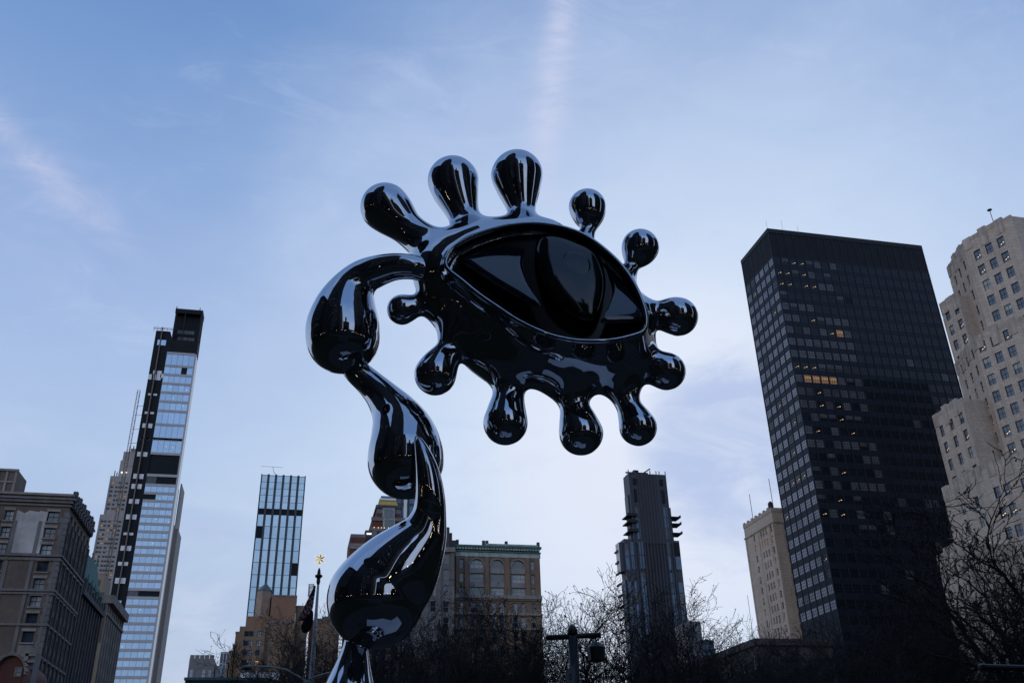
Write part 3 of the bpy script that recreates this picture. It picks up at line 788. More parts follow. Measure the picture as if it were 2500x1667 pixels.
# ---- low dark courthouse in front of the slab ---------------------------------------
t = thing('low_dark_courthouse', 'low flat-roofed dark stone building under the cream block, behind bare trees', 'building')
hx = 118.0; c = atX(1845, 1563, hx); hH = c[2]; hy = c[1]; far = atX(1738, 1616, hx)
sw = Wall((hx, hy), (hx + 60, hy), 0, hH); ww = Wall((hx, hy + 45), (hx, hy), 0, hH); mb = MB()
w1 = sw.facade(mb, span(9, 60, 2.2), [(hH - 6, 3.4), (hH - 12, 3.4)], .4); w2 = ww.facade(mb, span(7, 45, 2.2), [(hH - 6, 3.4), (hH - 12, 3.4)], .4)
mb.prism([(hx, hy), (hx + 60, hy), (hx + 60, hy + 45), (hx, hy + 45)], 0, hH, 0, skip=(0, 3)); mb.build('wall', 'stone_dim', t)
mb = MB(); sw.box(mb, -.5, 60, hH - 1.2, hH + .5, .7, .3); ww.box(mb, 0, 44.5, hH - 1.2, hH + .5, .7, .3); mb.build('cornice', 'stone_dim', t)
put_windows(t, w1 + w2, 'flat', chooser(31, a=.7, p=.05), None)
mb = MB(); g = atY(1852, 1560, hy + 4); g2 = atY(1838, 1452, hy + 4); mb.tube([(hx + 1.5, hy + 4, hH), (hx + 1.5, hy + 4, g2[2])], .06, 5); mb.build('antenna', 'mast', t)

# ---- arched loft building in the middle ------------------------------------------
B = thing('arched_loft_building', 'tan brick loft building with a green copper cornice and three big arched window bays', 'building')
BY = 233.0
def ab(x, y): return 1100 + x / 6.533, 1320 + y / 6.533
a = atY(*ab(78, 100), BY); b = atY(*ab(1415, 100), BY); bz = atY(*ab(700, 95), BY)[2]
WB = Wall((a[0], BY), (b[0], BY), 0, bz)
U = lambda x, y: WB.uz(*ab(x, y)); 
mb = MB(); wins = []
ztop = U(700, 258)[1]
cols = []
def uc(xl, xr, y): a_, b_ = U(xl, y)[0], U(xr, y)[0]; return ((a_ + b_) / 2, b_ - a_)
nar1, nar2 = uc(147, 212, 350), uc(1278, 1334, 360)
bays = [uc(308, 530, 400), uc(637, 852, 400), uc(967, 1188, 400)]
rz = lambda yt, yb, x=420: ((U(x, yt)[1] + U(x, yb)[1]) / 2, U(x, yt)[1] - U(x, yb)[1])
rA = [rz(288, 432), rz(510, 652), rz(730, 858)]
fl_ = (rA[0][0] - rA[2][0]) / 2
WBup = Wall(WB.p0, WB.p1, U(700, 885)[1], bz)
WBlo = Wall(WB.p0, WB.p1, 0, U(700, 885)[1])
wins += WBup.facade(mb, [nar1] + bays + [nar2], rA, .45)
pair = []
for u_, w_ in bays: pair += [(u_ - w_ * .27, w_ * .36), (u_ + w_ * .27, w_ * .36)]
rlow = [(rz(990, 1125)[0] - fl_ * i, 2.6) for i in range(9)]
winl = WBlo.facade(mb, [nar1] + pair + [nar2], rlow, .4)
mb.prism([(WB.p0[0], BY), (WB.p1[0], BY), (WB.p1[0], BY + 26), (WB.p0[0], BY + 26)], 0, bz, 0, skip=(0,)); mb.build('wall', 'brick_tan', B)
for x in wins: x['style'] = 'triple' if x['w'] > 2.4 else 'pale_sash'
pk = chooser(17, b=.62, a=.2, c=.15); put_windows(B, wins, 'triple', lambda x: 'd' if False else pk(x), None, jit=.2)
put_windows(B, winl, 'pale_sash', chooser(18, a=.4, b=.4, c=.15), None)
for u_, w_ in bays:                                     # arch heads and spandrel panels
    zt, hh = rA[0]; top = zt + hh / 2; r = w_ / 2; cz_ = top - r * .92
    mb = MB(); n_ = 12
    for sgn in (-1, 1):
        pts = [(u_ + sgn * r * math.cos(t), cz_ + r * .92 * math.sin(t)) for t in [math.pi / 2 * i / n_ for i in range(n_ + 1)]]
        for i in range(n_):
            (ua, za), (ub, zb2) = pts[i], pts[i + 1]
            P4 = [WB.P(ua, za, .02), WB.P(ub, zb2, .02), WB.P(ub, top + .005, .02), WB.P(ua, top + .005, .02)]
            mb.quad(*(P4 if sgn < 0 else P4[::-1])); mb.quad(WB.P(ua, za, .02), WB.P(ub, zb2, .02), WB.P(ub, zb2, .43), WB.P(ua, za, .43))
    mb.build('arch_spandrel', 'brick_tan', B)
    mb = MB(); prev = None
    for i in range(25):
        t = math.pi * i / 24; ri, ro = r * 1.02, r * 1.17
        cur = (WB.P(u_ + ri * math.cos(t), cz_ + ri * .92 * math.sin(t), -.14), WB.P(u_ + ro * math.cos(t), cz_ + ro * .92 * math.sin(t), -.14), WB.P(u_ + ro * math.cos(t), cz_ + ro * .92 * math.sin(t), -.003), WB.P(u_ + ri * math.cos(t), cz_ + ri * .92 * math.sin(t), -.003))
        if prev:
            mb.quad(prev[0], prev[1], cur[1], cur[0]); mb.quad(prev[1], prev[2], cur[2], cur[1]); mb.quad(prev[3], prev[0], cur[0], cur[3])
        prev = cur
    mb.build('arch_moulding', 'stone', B)
    for k in range(2):
        z_ = (rA[k][0] - rA[k][1] / 2 + rA[k + 1][0] + rA[k + 1][1] / 2) / 2; mb = MB(); hh2 = abs(rA[k][0] - rA[k + 1][0]) - rA[k][1] / 2 - rA[k + 1][1] / 2
        WB.box(mb, u_ - r, u_ + r, z_ - hh2 / 2, z_ + hh2 / 2, .06, -.003); mb.build('spandrel_panel', 'stone', B)
for xl, xr in ((85, 132), (222, 280), (546, 610), (868, 940), (1200, 1258), (1350, 1412)):
    u0, _ = U(xl, 500); u1, _ = U(xr, 500); mb = MB(); WB.box(mb, u0, u1, U(700, 880)[1], ztop, .30, -.003); mb.build('pilaster', 'brick_tan', B)
for zy, dz_, o_ in ((895, .9, .7), (930, .5, .35), (1165, .5, .4), (1400, .5, .4)):
    z_ = U(700, zy)[1]; mb = MB(); WB.box(mb, -.1, WB.W + .1, z_ - dz_ / 2, z_ + dz_ / 2, o_, -.003); mb.build('string_course', 'stone', B)
mb = MB(); WB.box(mb, -.1, WB.W + .15, ztop, U(700, 188)[1], .22, -.003); mb.build('frieze', 'copper_pale', B)
mb = MB(); za, zb3 = U(700, 188)[1], U(700, 120)[1]; WB.box(mb, -.2, WB.W + .25, za + .01, za + .35, .5, -.003); WB.box(mb, -.3, WB.W + .35, bz - .35, bz + .15, 1.0, .3); mb.build('cornice', 'copper', B)
nb_ = 30
cm = MB(); WB.box(cm, 0, .34, za + .36, zb3 - .01, 1.25, -.004); dent = None
for i in range(nb_):
    mb = MB(); u = WB.W * (i + .5) / nb_; WB.box(mb, u - .28, u + .28, za + .6, bz - .36, .75, -.004); WB.box(mb, u - .5, u + .5, za + 1.0, bz - .5, .35, -.004); mb.build('cornice_bracket', 'copper_pale', B)
mb = MB(); WB.box(mb, .35 * WB.W, WB.W - .6, bz + .16, bz + .7, .6, .4); mb.build('roof_rail', 'copper_pale', B)
for u in (.02 * WB.W, .33 * WB.W, .37 * WB.W, .6 * WB.W, .985 * WB.W):
    mb = MB(); WB.box(mb, u - .35, u + .35, bz + .16, bz + 1.5, .5, .3); mb.build('roof_finial', 'stone_dim', B)

# ---- grey loft building left of it, behind the stem -------------------------------
K = thing('grey_stone_loft', 'grey stone loft building with a stepped top, right beside the chrome stem', 'building')
KY = 228.0
a = atY(1030, 1337, KY); b = atY(1110.5, 1337, KY); zk = a[2]
WK = Wall((a[0], KY), (b[0], KY), 0, zk); mb = MB(); uk = WK.uz(1090, 1360)[0]
wk = WK.facade(mb, [(uk, 1.45), (uk - 3.2, 1.45), (uk - 6.4, 1.45)], [(WK.uz(1090, 1363)[1] - 3.95 * i, 2.5) for i in range(13)], .35)
mb.prism([(a[0], KY), (b[0], KY), (b[0], KY + 20), (a[0], KY + 20)], 0, zk, 0, skip=(0,)); mb.build('wall', 'stone_grey', K)
put_windows(K, wk, 'pale_sash', chooser(21, a=.5, b=.35, p=.06), None)
for (pl, pr, pt, yo, dp) in ((1030, 1097.5, 1284, 3, 10), (1097.6, 1104, 1300, 3.4, 9), (1104.1, 1112.5, 1318, 3.8, 8)):
    p_, q_ = atY(pl, pt, KY + yo), atY(pr, pt, KY + yo); solid(K, p_[0], q_[0], KY + yo, KY + yo + dp, zk - .5, p_[2], 'stone_dim', 'upper_storey')
mb = MB(); WK.box(mb, -.2, WK.W, zk - .9, zk + .3, .6, .3); mb.build('cornice', 'stone', K)
for i in range(4):
    mb = MB(); WK.box(mb, uk - 8 + 3.2 * i - .35, uk - 8 + 3.2 * i + .35, 3, zk - 1, .22, -.003); mb.build('pilaster', 'stone_grey', K)

# ---- gold roofed tower --------------------------------------------------------------
G = thing('gold_roofed_tower', 'stepped red brick tower with a golden mansard roof, seen between two stem drops', 'building')
GY = 337.0
def gp(x, y): return atY(840 + x / 7.467, 1190 + y / 7.467, GY)
def gbox(xl, xr, yt, yb, mat, name, yo=0, dp=22, zb_=None):
    a_, b_ = gp(xl, yt), gp(xr, yt); z0_ = gp(xl, yb)[2] if zb_ is None else zb_
    return solid(G, a_[0], b_[0], GY + yo, GY + yo + dp, z0_, a_[2], mat, name), a_[0], b_[0], z0_, a_[2]
a, b, c, d = gp(668, 185), gp(955, 190), gp(1000, 360), gp(622, 350)
xs0, xs1, zs0, zs1 = d[0], c[0], d[2], a[2]; mb = MB(); i0, i1 = a[0] - xs0, xs1 - b[0]
lo = [(xs0, GY + .3), (xs1, GY + .3), (xs1, GY + 17), (xs0, GY + 17)]; hi = [(a[0], GY + 3), (b[0], GY + 3), (b[0], GY + 14), (a[0], GY + 14)]
for i in range(4):
    j = (i + 1) % 4; mb.quad((*lo[i], zs0), (*lo[j], zs0), (*hi[j], zs1), (*hi[i], zs1))
mb.poly([(*p_, zs1) for p_ in hi]); mb.build('mansard_roof', 'gold', G)
for i in range(13):
    f_ = i / 12; p_ = (xs0 + (xs1 - xs0) * f_, GY + .25, zs0); q_ = (a[0] + (b[0] - a[0]) * f_, GY + 2.95, zs1); mb = MB(); mb.tube([p_, q_], .09, 4); mb.build('roof_seam', 'gold', G)
gbox(660, 962, 150, 184, 'white_metal', 'roof_cap', 2.5, 12); gbox(690, 950, 96, 149, 'glass_mid', 'glass_penthouse', 3.5, 10)
o, gx0, gx1, gz0, gz1 = gbox(600, 1025, 372, 578, 'brick_red', 'wall', 0, 20)
mb = MB(); mb.box(gx0 - .4, gx1 + .4, GY - .5, GY + 20, gz1 + .01, gz1 + 1.2); mb.build('cornice', 'stone_dim', G)
mb = MB(); mb.box(gx0 - .1, gx1 + .1, GY - .15, GY - .003, gz1 - 2.0, gz1 - .2); mb.build('stone_band', 'stone_grey', G)
o, hx0, hx1, hz0, hz1 = gbox(505, 1095, 580, 830, 'brick_red', 'wall', -1.5, 26)
for yy in (590, 780):
    z_ = gp(700, yy)[2]; mb = MB(); mb.box(hx0 - .3, hx1 + .3, GY - 2.0, GY - 1.503, z_ - .8, z_ + .5); mb.build('stone_band', 'stone_grey', G)
for (yt, yb, yo) in ((395, 560, 0), (605, 775, -1.5)):
    p_, q_ = gp(728, yt), gp(890, yb); mb = MB(); mb.box(p_[0] - .5, q_[0] + .5, GY + yo - .8, GY + yo - .003, q_[2] - .3, p_[2] + .3); mb.build('bay_frame', 'copper_pale', G)
    mb2 = dict(loc=((p_[0] + q_[0]) / 2, GY + yo - .82, (p_[2] + q_[2]) / 2), w=q_[0] - p_[0], h=p_[2] - q_[2], ang=0.0, ci=0, ri=0); put_windows(G, [mb2], 'triple', lambda x: 'a', None)
for (xx, yy) in ((540, 755), (615, 760), (670, 760), (725, 763), (800, 765), (893, 766), (945, 768)):
    p_ = gp(xx, yy); mb = MB(); mb.lathe((p_[0], GY - 2.3, p_[2]), [(.05, -.15), (.22, 0), (.05, .2)], 6); mb.build('wall_lamp', 'lit', G)
gbox(500, 1110, 831, 1600, 'stone_dim', 'lower_wall', -3, 30, 0)
for i in range(4):
    p_ = gp(540 + 160 * i, 850); mb = MB(); mb.box(p_[0] - .8, p_[0] + .8, GY - 4.2, GY - 3.003, 20, p_[2]); mb.build('pier', 'stone_grey', G)
gbox(380, 499.5, 800, 1600, 'stone_dim', 'stair_wing', -2, 24, 0)
p_, q_ = gp(405, 850), gp(490, 882); mb = MB(); mb.box(p_[0], q_[0], GY - 2.1, GY - 2.004, q_[2], p_[2]); mb.build('lit_opening', 'lit_point', G)
gbox(110, 379.5, 895, 955, 'stone_grey', 'parapet', -4, 20)
a_, b_ = gp(105, 960), gp(379, 960); wg = Wall((a_[0], GY - 4), (b_[0], GY - 4), 0, a_[2]); mb = MB()
ug = wg.uz(840 + 200 / 7.467, 1190 + 1020 / 7.467); wins = wg.facade(mb, [(ug[0], 6.0), (ug[0] + 5.2, 2.2)], [(ug[1], 4.8)] + [(ug[1] - 9 - 5 * i, 3.0) for i in range(8)], .3)
mb.prism([(a_[0], GY - 4), (b_[0], GY - 4), (b_[0], GY + 16), (a_[0], GY + 16)], 0, a_[2], 0, skip=(0,)); mb.build('wall', 'brick_red', G)
put_windows(G, wins, 'triple', chooser(4, a=.7, b=.3), None)
for yy in (1085, 1135):
    z_ = gp(200, yy)[2]; mb = MB(); mb.box(a_[0] - .2, b_[0], GY - 4.4, GY - 4.003, z_ - .6, z_ + .3); mb.build('stone_band', 'stone', G)
GT = thing('blue_glass_tower', 'blue glass tower standing right behind the gold roofed tower', 'building')
y_ = 425.0; p_, q_ = atY(966, 1203, y_), atY(1062, 1206, y_); wt = Wall((p_[0], y_), (q_[0], y_), 0, p_[2]); mb = MB(); mb.prism([(p_[0], y_), (q_[0], y_), (q_[0], y_ + 22), (p_[0], y_ + 22)], 0, p_[2]); mb.build('core_wall', 'slate_metal', GT)
wins = []
for i in range(6):
    for k in range(10): wins.append(dict(loc=wt.P(wt.W * (i + .5) / 6, wt.z1 - 3 - k * 5.6, -.05), w=wt.W / 6 - .5, h=5.0 if k % 2 else 4.2, ang=0, ci=i, ri=k))
put_windows(GT, wins, 'pane_mid', chooser(2, b=.25, a=.6), None)
ux = wt.uz(989, 1250)[0]; mb = MB(); wt.box(mb, ux - .7, ux + .7, 10, wt.z1, .8, -.003); mb.build('corner_pier', 'white_metal', GT)

# ---- tall thin glass tower (centre left) --------------------------------------------
T2 = thing('striped_glass_tower', 'slender pale glass tower with dark vertical piers, above the stepped brown brick building', 'skyscraper')
Y2 = 551.0
def n2(x, y): return atY(430 + x / 2.92, 1130 + y / 2.92, Y2)
a, b = n2(607, 85), n2(925, 97); H2 = n2(765, 90)[2]
W2 = Wall((a[0], Y2), (b[0], Y2), 0, H2)
mb = MB(); mb.prism([(a[0], Y2), (b[0], Y2), (b[0], Y2 + 24), (a[0], Y2 + 24)], 0, H2); mb.build('core_wall', 'dark_metal', T2)
for i in range(7):
    u = W2.W * i / 6; mb = MB(); W2.box(mb, max(0, u - .62), min(W2.W, u + .62), 0, H2 + .4, .55, -.003); mb.build('pier', 'slate_metal', T2)
zt_, zb_ = n2(765, 333)[2], n2(765, 368)[2]
def panes(z0, z1, n, i, var):
    r_ = []
    for k in range(n):
        h = (z1 - z0) / n; z = z0 + h * (k + .5); r_.append(dict(loc=W2.P(W2.W * (i + .5) / 6, z, -.08), w=W2.W / 6 - 1.25, h=h * .985, ang=0, ci=i, ri=k, v=var))
    return r_
wins = []
dk1 = (n2(640, 452)[2], n2(640, 484)[2]); dk2 = (n2(830, 745)[2], n2(830, 775)[2])
for i in range(6):
    wins += panes(zt_ + .3, H2 - .3, 5, i, 'a')
    wins += panes(30, zb_ - .3, 19, i, 'a')
for x in wins:
    z = x['loc'][2]
    if (x['ci'] == 0 and abs(z - (dk1[0] + dk1[1]) / 2) < 3) or (x['ci'] == 5 and abs(z - (dk2[0] + dk2[1]) / 2) < 3): x['v'] = 'd'
rp = random.Random(8)
put_windows(T2, wins, 'pane_pale', lambda x: x['v'], None, jit=.9)
mb = MB(); W2.box(mb, .2, W2.W - .2, zb_, zt_, .2, -.003); mb.build('mechanical_band', 'black_clad', T2)
mb = MB(); c = n2(680, 85); mb.tube([(c[0] + 6, Y2 + 8, H2), (c[0] + 1, Y2 + 8, H2 + 4.5), (c[0], Y2 + 8, H2 + 8)], .16, 5); mb.tube([(c[0] - 7, Y2 + 8, H2 + 8.2), (c[0] + 6, Y2 + 8, H2 + 8)], .1, 5); mb.build('roof_crane', 'mast', T2)

# ---- stepped brown brick building ----------------------------------------------------
R = thing('stepped_brick_building', 'stepped orange-brown brick building with a blank windowless shaft, below the striped glass tower', 'building')
RY = 347.0
def rp_(x, y, Y=RY): return atY(430 + x / 2.92, 1130 + y / 2.92, Y)
def rblock(xl, xr, yt, yo, dp, nm='wall', mat='brick_orange'):
    p_, q_ = rp_(xl, yt, RY + yo), rp_(xr, yt, RY + yo); solid(R, p_[0], q_[0], RY + yo, RY + yo + dp, 0, p_[2], mat, nm)
    mb = MB(); mb.box(p_[0] - .15, q_[0] + .15, RY + yo - .15, RY + yo + dp, p_[2] + .01, p_[2] + .6); mb.build('coping', 'stone_grey', R); return p_[0], q_[0], p_[2]
rblock(683, 860, 950, 2, 14); rblock(855.5, 946, 1026, 3, 12, mat='brick_tan'); rblock(640, 850, 1140, 1, 16, mat='brick_tan')
x0_, _, zr = rp_(455, 1162); x1_ = rp_(640, 1162)[0]
wr = Wall((x0_, RY), (x1_, RY), 0, zr); mb = MB(); us = [wr.uz(430 + x / 2.92, 1130 + 1215 / 2.92) for x in (502, 536, 593, 624)]
dzr = (wr.uz(430 + 502 / 2.92, 1130 + 1215 / 2.92)[1] - wr.uz(430 + 465 / 2.92, 1130 + 1350 / 2.92)[1]) / 2
wins = wr.facade(mb, [(u, 1.55) for u, _ in us], [(us[0][1] - dzr * i, dzr * .56) for i in range(9)], .3)
mb.prism([(x0_, RY), (x1_, RY), (x1_, RY + 14), (x0_, RY + 14)], 0, zr, 0, skip=(0,)); mb.build('wall', 'brick_tan', R)
put_windows(R, wins, 'sash4', chooser(41, a=.35, b=.45, w=.06, d=.1), None)
p_, q_ = rp_(503, 1090, RY + 2), rp_(668, 1090, RY + 2); w3 = Wall((p_[0], RY + 2), (q_[0], RY + 2), zr + .01, p_[2]); mb = MB()
wins = w3.facade(mb, [(w3.uz(430 + 540 / 2.92, 1130 + 1150 / 2.92)[0], 1.7), (w3.uz(430 + 625 / 2.92, 1130 + 1150 / 2.92)[0], 1.7)], [(w3.uz(430 + 540 / 2.92, 1130 + 1148 / 2.92)[1], 2.2)], .3)
mb.prism([(p_[0], RY + 2), (q_[0], RY + 2), (q_[0], RY + 12), (p_[0], RY + 12)], zr + .01, p_[2], 0, skip=(0,)); mb.build('wall', 'brick_orange', R); put_windows(R, wins, 'sash4', None, None)
rblock(425, 455, 1212, 1, 12); rblock(405, 425, 1300, 1, 12); rblock(380, 405, 1347, 1, 12, mat='brick_tan'); rblock(358, 380, 1420, 1, 12, mat='brick_tan')
rblock(1002, 1045, 1118, -10, 16, mat='brick_tan'); rblock(1045.5, 1085, 1104, -10, 16, mat='brick_tan'); rblock(1085.5, 1170, 1090, -10, 16, mat='brick_tan'); rblock(955, 1001, 1128, -6, 14, mat='brick_red')
TK = thing('roof_water_tank', 'hexagonal cedar water tank house with a pointed slate roof on the stepped brick building', 'water tank')
p_, q_, r_ = rp_(552, 1088, RY + 4), rp_(680, 1088, RY + 4), rp_(632, 905, RY + 4); apex = rp_(630, 838, RY + 4); cxk = (p_[0] + q_[0]) / 2; rk = (q_[0] - p_[0]) / 2 * .9; zk0 = zr + 2
hexa = [(cxk + rk * 1.05 * math.cos(t), RY + 7 + rk * math.sin(t)) for t in [math.pi / 3 * i + .25 for i in range(6)]]
zt_ = r_[2]; mb = MB(); mb.prism(hexa, p_[2] - 1.5, zt_); mb.build('tank_wall', 'wood', TK)
mb = MB()
ho = [(cxk + (x - cxk) * 1.08, RY + 7 + (y - RY - 7) * 1.08) for x, y in hexa]
for i in range(6):
    j = (i + 1) % 6; mb.poly([(*ho[i], zt_), (*ho[j], zt_), (cxk, RY + 7, apex[2])])
mb.poly([(*h_, zt_) for h_ in ho][::-1]); mb.tube([(cxk, RY + 7, apex[2] - .3), (cxk, RY + 7, apex[2] + 1.2)], .1, 5); mb.build('pointed_roof', 'slate', TK)

# ---- little buildings at the lower left ----------------------------------------------
t, wl, d, mt = box_building('crenellated_block', 'grey block with a notched parapet at the bottom left of the stepped brick building', 'building', 463, 523, 1606, 460, 25, 'grey_clad')
zc = atY(490, 1624, 460)[2]
finish(t, wl, d, mt, span(4, wl.W, wl.W / 4 - 1.0), [(zc - 3.2 - 6.2 * i, 3.6) for i in range(6)], 'pale_sash', chooser(3, b=.9), .3)
for i in range(5):
    mb = MB(); u = wl.W * (i + .5) / 5; wl.box(mb, u - .95, u + .95, wl.z1 + .001, wl.z1 + 1.5, .0, 1); mb.build('merlon', 'grey_clad', t)
t, wl, d, mt = box_building('pale_glass_block', 'narrow pale glass block beside the stepped brick building, low on the left', 'building', 539, 562, 1590, 480, 20, 'band')
finish(t, wl, d, mt, span(3, wl.W, wl.W / 3 - .5), [(wl.z1 - 3 - 5 * i, 4.2) for i in range(10)], 'pane_mid', chooser(3, b=.5))
t, wl, d, mt = box_building('short_pale_block', 'short pale block at the foot of the narrow glass block', 'building', 527, 540, 1624, 470, 20, 'band')
finish(t, wl, d, mt, [(wl.W / 2, wl.W * .6)], [(wl.z1 - 3 - 5 * i, 3) for i in range(8)], 'pale_sash')
t, wl, d, mt = box_building('green_eaved_roof', 'long low building with a green edged flat roof along the bottom left', 'building', 452, 660, 1660, 300, 20, 'stone_dim')
finish(t, wl, d, mt, span(12, wl.W, 1.4), [(wl.z1 - 3, 1.8), (wl.z1 - 7, 1.8)], 'sash')
mb = MB(); wl.box(mb, -.3, wl.W + .3, wl.z1 + .01, wl.z1 + .8, .6, .5); mb.build('eave', 'copper', t)
t, wl, d, mt = box_building('white_annexe', 'small bluish white block in front of the stepped brick building, behind bare twigs', 'building', 588, 684, 1640, 320, 10, 'white_metal')
finish(t, wl, d, mt, span(4, wl.W, 1.6), [(wl.z1 - 3, 1.8)], 'sash')

# ---- construction tower with black strip -----------------------------------------------
C_ = thing('unfinished_glass_tower', 'very tall unfinished tower, blue glass strip beside a black wall dotted with white panels', 'skyscraper')
CY = 530.0
def ca(x, y): return 200 + x / 4.356, 740 + y / 4.356
def cb(x, y): return 220 + x / 4.9, 1060 + y / 4.9
def cc(x, y): return 200 + x / 1.656, 720 + y / 1.656
a = atY(*ca(790, 290), CY); g0 = atY(*ca(905, 528), CY); g1 = atY(*ca(1205, 545), CY); zg = g1[2]; zs = a[2]
cx0, cx1 = a[0], atY(*ca(1215, 530), CY)[0]; cxg = g0[0]
hroof = atY(*ca(1000, 57), CY)[2]; xr0 = atY(*ca(965, 300), CY)[0]
WC = Wall((cx0, CY), (cx1, CY), 0, zs)
solid(C_, cx0, cxg, CY, CY + 9, 0, zs, 'black_clad', 'core_wall'); solid(C_, cxg + .005, cx1, CY + .6, CY + 8.9, 0, zg, 'dark_metal', 'slab_core')
mb = MB(); mb.box(cxg + .01, cx1 + .35, CY + 0, CY + 9, zg + .01, zg + 9); mb.build('dark_band', 'black_clad', C_)
ze = atY(*ca(1205, 475), CY)[2]
for (u0, u1, nm) in ((xr0, xr0 + .8, 'crown_column'), (cx1 - .5, cx1 + .35, 'crown_column'), (xr0 + 5.6, xr0 + 6.2, 'crown_column')):
    for yy in (CY, CY + 4, CY + 8):
        mb = MB(); mb.box(u0, u1, yy, yy + .7, zg + 9.01, hroof - 3); mb.build(nm, 'dark_metal', C_)
mb = MB(); mb.box(xr0 - .3, cx1 + .5, CY - .3, CY + 9, hroof - 2.98, hroof); mb.build('crown_roof', 'black_clad', C_)
mb = MB(); mb.box(xr0 + .9, cx1 - .6, CY + 4.6, CY + 8, zg + 9.01, hroof - 3); mb.build('crown_core', 'black_clad', C_)
mb = MB(); mb.box(xr0, cx1, CY + 3.2, CY + 3.5, ze, hroof - 3.02); mb.build('safety_netting', 'black_clad', C_)
for (yt, yb) in ((262, 312), (335, 385), (405, 460)):
    p_, q_ = WC.uz(*ca(1015, yt)), WC.uz(*ca(1190, yb))
    for k in range(6):
        mb = MB(); u = p_[0] + (q_[0] - p_[0]) * k / 6; mb.quad(WC.P(u, q_[1], 3.1), WC.P(u + (q_[0] - p_[0]) / 6.6, q_[1], 3.1), WC.P(u + (q_[0] - p_[0]) / 6.6, p_[1], 3.1), WC.P(u, p_[1], 3.1)); mb.build('open_floor_panel', 'blind', C_)
p_, q_ = WC.uz(*ca(808, 388)), WC.uz(*ca(888, 450)); mb = MB(); WC.box(mb, p_[0], q_[0], q_[1], p_[1], .06, -.003); mb.build('stair_window', 'glass_blue', C_)
# glass strip: floor bands, then panes between them
bys = [atY(*ca(1190, y), CY)[2] for y in (548, 682, 777, 872, 967, 1063, 1162, 1308, 1458)] + [atY(*cb(1080, 70), CY)[2]]
rec_t, rec_b = atY(*cb(1060, 240), CY)[2], atY(*cb(1035, 500), CY)[2]
lower = [atY(*cb(1000, y), CY)[2] for y in (615, 712, 805, 893, 986, 1080, 1173, 1268, 1358, 1453, 1562)]
mechz = (atY(*cc(185, 1195), CY)[2], atY(*cc(180, 1225), CY)[2])
l2_ = []; z = lower[-1]; st = (lower[4] - lower[10]) / 6
bands = bys + [rec_t, rec_b] + lower
z -= st
while z > 15:
    bands.append(z); z -= st
wins = []; us_ = [cxg - cx0, cx1 - cx0 - .5]; Wg = us_[1] - us_[0]
for i, zb2 in enumerate(bands):
    mb = MB(); WC.box(mb, us_[0], us_[1], zb2 - .75, zb2 + .75, .12, .59); mb.build('floor_band', 'band', C_)
    if i + 1 < len(bands):
        lo_, hi_ = bands[i + 1] + .75, zb2 - .75
        if abs(zb2 - rec_t) < .01:
            mb = MB(); WC.box(mb, us_[0] + .3, us_[1] - .9, lo_, hi_, -.55, .58); mb.build('dark_recess', 'black_clad', C_); continue
        mech = abs(zb2 - rec_b) < .01 or (lo_ < mechz[0] and hi_ > mechz[1] and lo_ > mechz[1] - 6 and hi_ < mechz[0] + 8)
        n_ = 3 if mech else 5
        for k in range(n_):
            u = us_[0] + Wg * (k + .5) / n_
            wins.append(dict(loc=WC.P(u, (lo_ + hi_) / 2, .12), w=Wg / n_ * .985, h=hi_ - lo_, ang=0, ci=k, ri=i, v=('d' if (mech and k) else ('b' if mech else 'a'))))
for x in wins:
    if (x['ri'], x['ci']) == (1, 3) or (x['ri'] == 13 and x['ci'] in (0, 1)): x['v'] = 'd'
put_windows(C_, wins, 'pane', lambda x: x['v'], None, jit=.45)
rl = random.Random(5)
for x in wins:
    if x['v'] == 'a' and x['ri'] > 1 and rl.random() < .13:
        mb = MB(); l_ = x['loc']; mb.lathe((l_[0] + rl.uniform(-.8, .8), l_[1] - .1, l_[2] + rl.uniform(-1, 1)), [(.04, -.12), (.2, 0), (.04, .12)], 6); mb.build('ceiling_spotlight', 'lit_point', C_)
mb = MB(); mb.box(cx1 - .49, cx1 + .35, CY - .1, CY + .59, 0, zg); mb.build('corner_strip', 'band', C_)
mb = MB(); mb.box(cx1 + .005, cx1 + .3, CY + .6, CY + 8.8, 0, zg - .01); mb.build('side_glass', 'glass_mid', C_)
pan = [(710, 790, 755, 815, ca), (760, 785, 715, 752, ca), (802, 836, 718, 820, ca), (838, 868, 750, 798, ca), (706, 797, 958, 984, ca), (670, 764, 1152, 1180, ca), (648, 744, 1276, 1328, ca), (623, 718, 1426, 1452, ca),
       (602, 710, 36, 66, cb), (568, 680, 208, 268, cb), (522, 634, 470, 533, cb), (500, 612, 590, 653, cb), (470, 582, 770, 830, cb), (436, 550, 955, 1018, cb), (402, 514, 1172, 1206, cb), (370, 486, 1330, 1392, cb), (338, 450, 1522, 1570, cb),
       (136, 174, 1142, 1166, cc), (138, 158, 1234, 1246, cc), (126, 146, 1302, 1314, cc), (112, 134, 1372, 1384, cc), (102, 122, 1443, 1455, cc), (92, 108, 1515, 1527, cc)]
for k, (xl, xr, yt, yb, fn) in enumerate(pan):
    p_, q_ = WC.uz(*fn(xl, yt)), WC.uz(*fn(xr, yb)); mb = MB(); um = (p_[0] + q_[0]) / 2
    if xr - xl > 70: WC.box(mb, p_[0], um - .45, q_[1], p_[1], .1, -.003); WC.box(mb, um + .45, q_[0], q_[1], p_[1], .1, -.003)
    else: WC.box(mb, p_[0], q_[0], q_[1], p_[1], .1, -.003)
    mb.build('insulation_panel', 'white_metal', C_)
u0 = WC.uz(*ca(860, 262)); mb = MB(); WC.box(mb, u0[0] - .3, u0[0] + .3, 0, u0[1], 1.0, -.3); mb.build('hoist_rail', 'mast', C_)
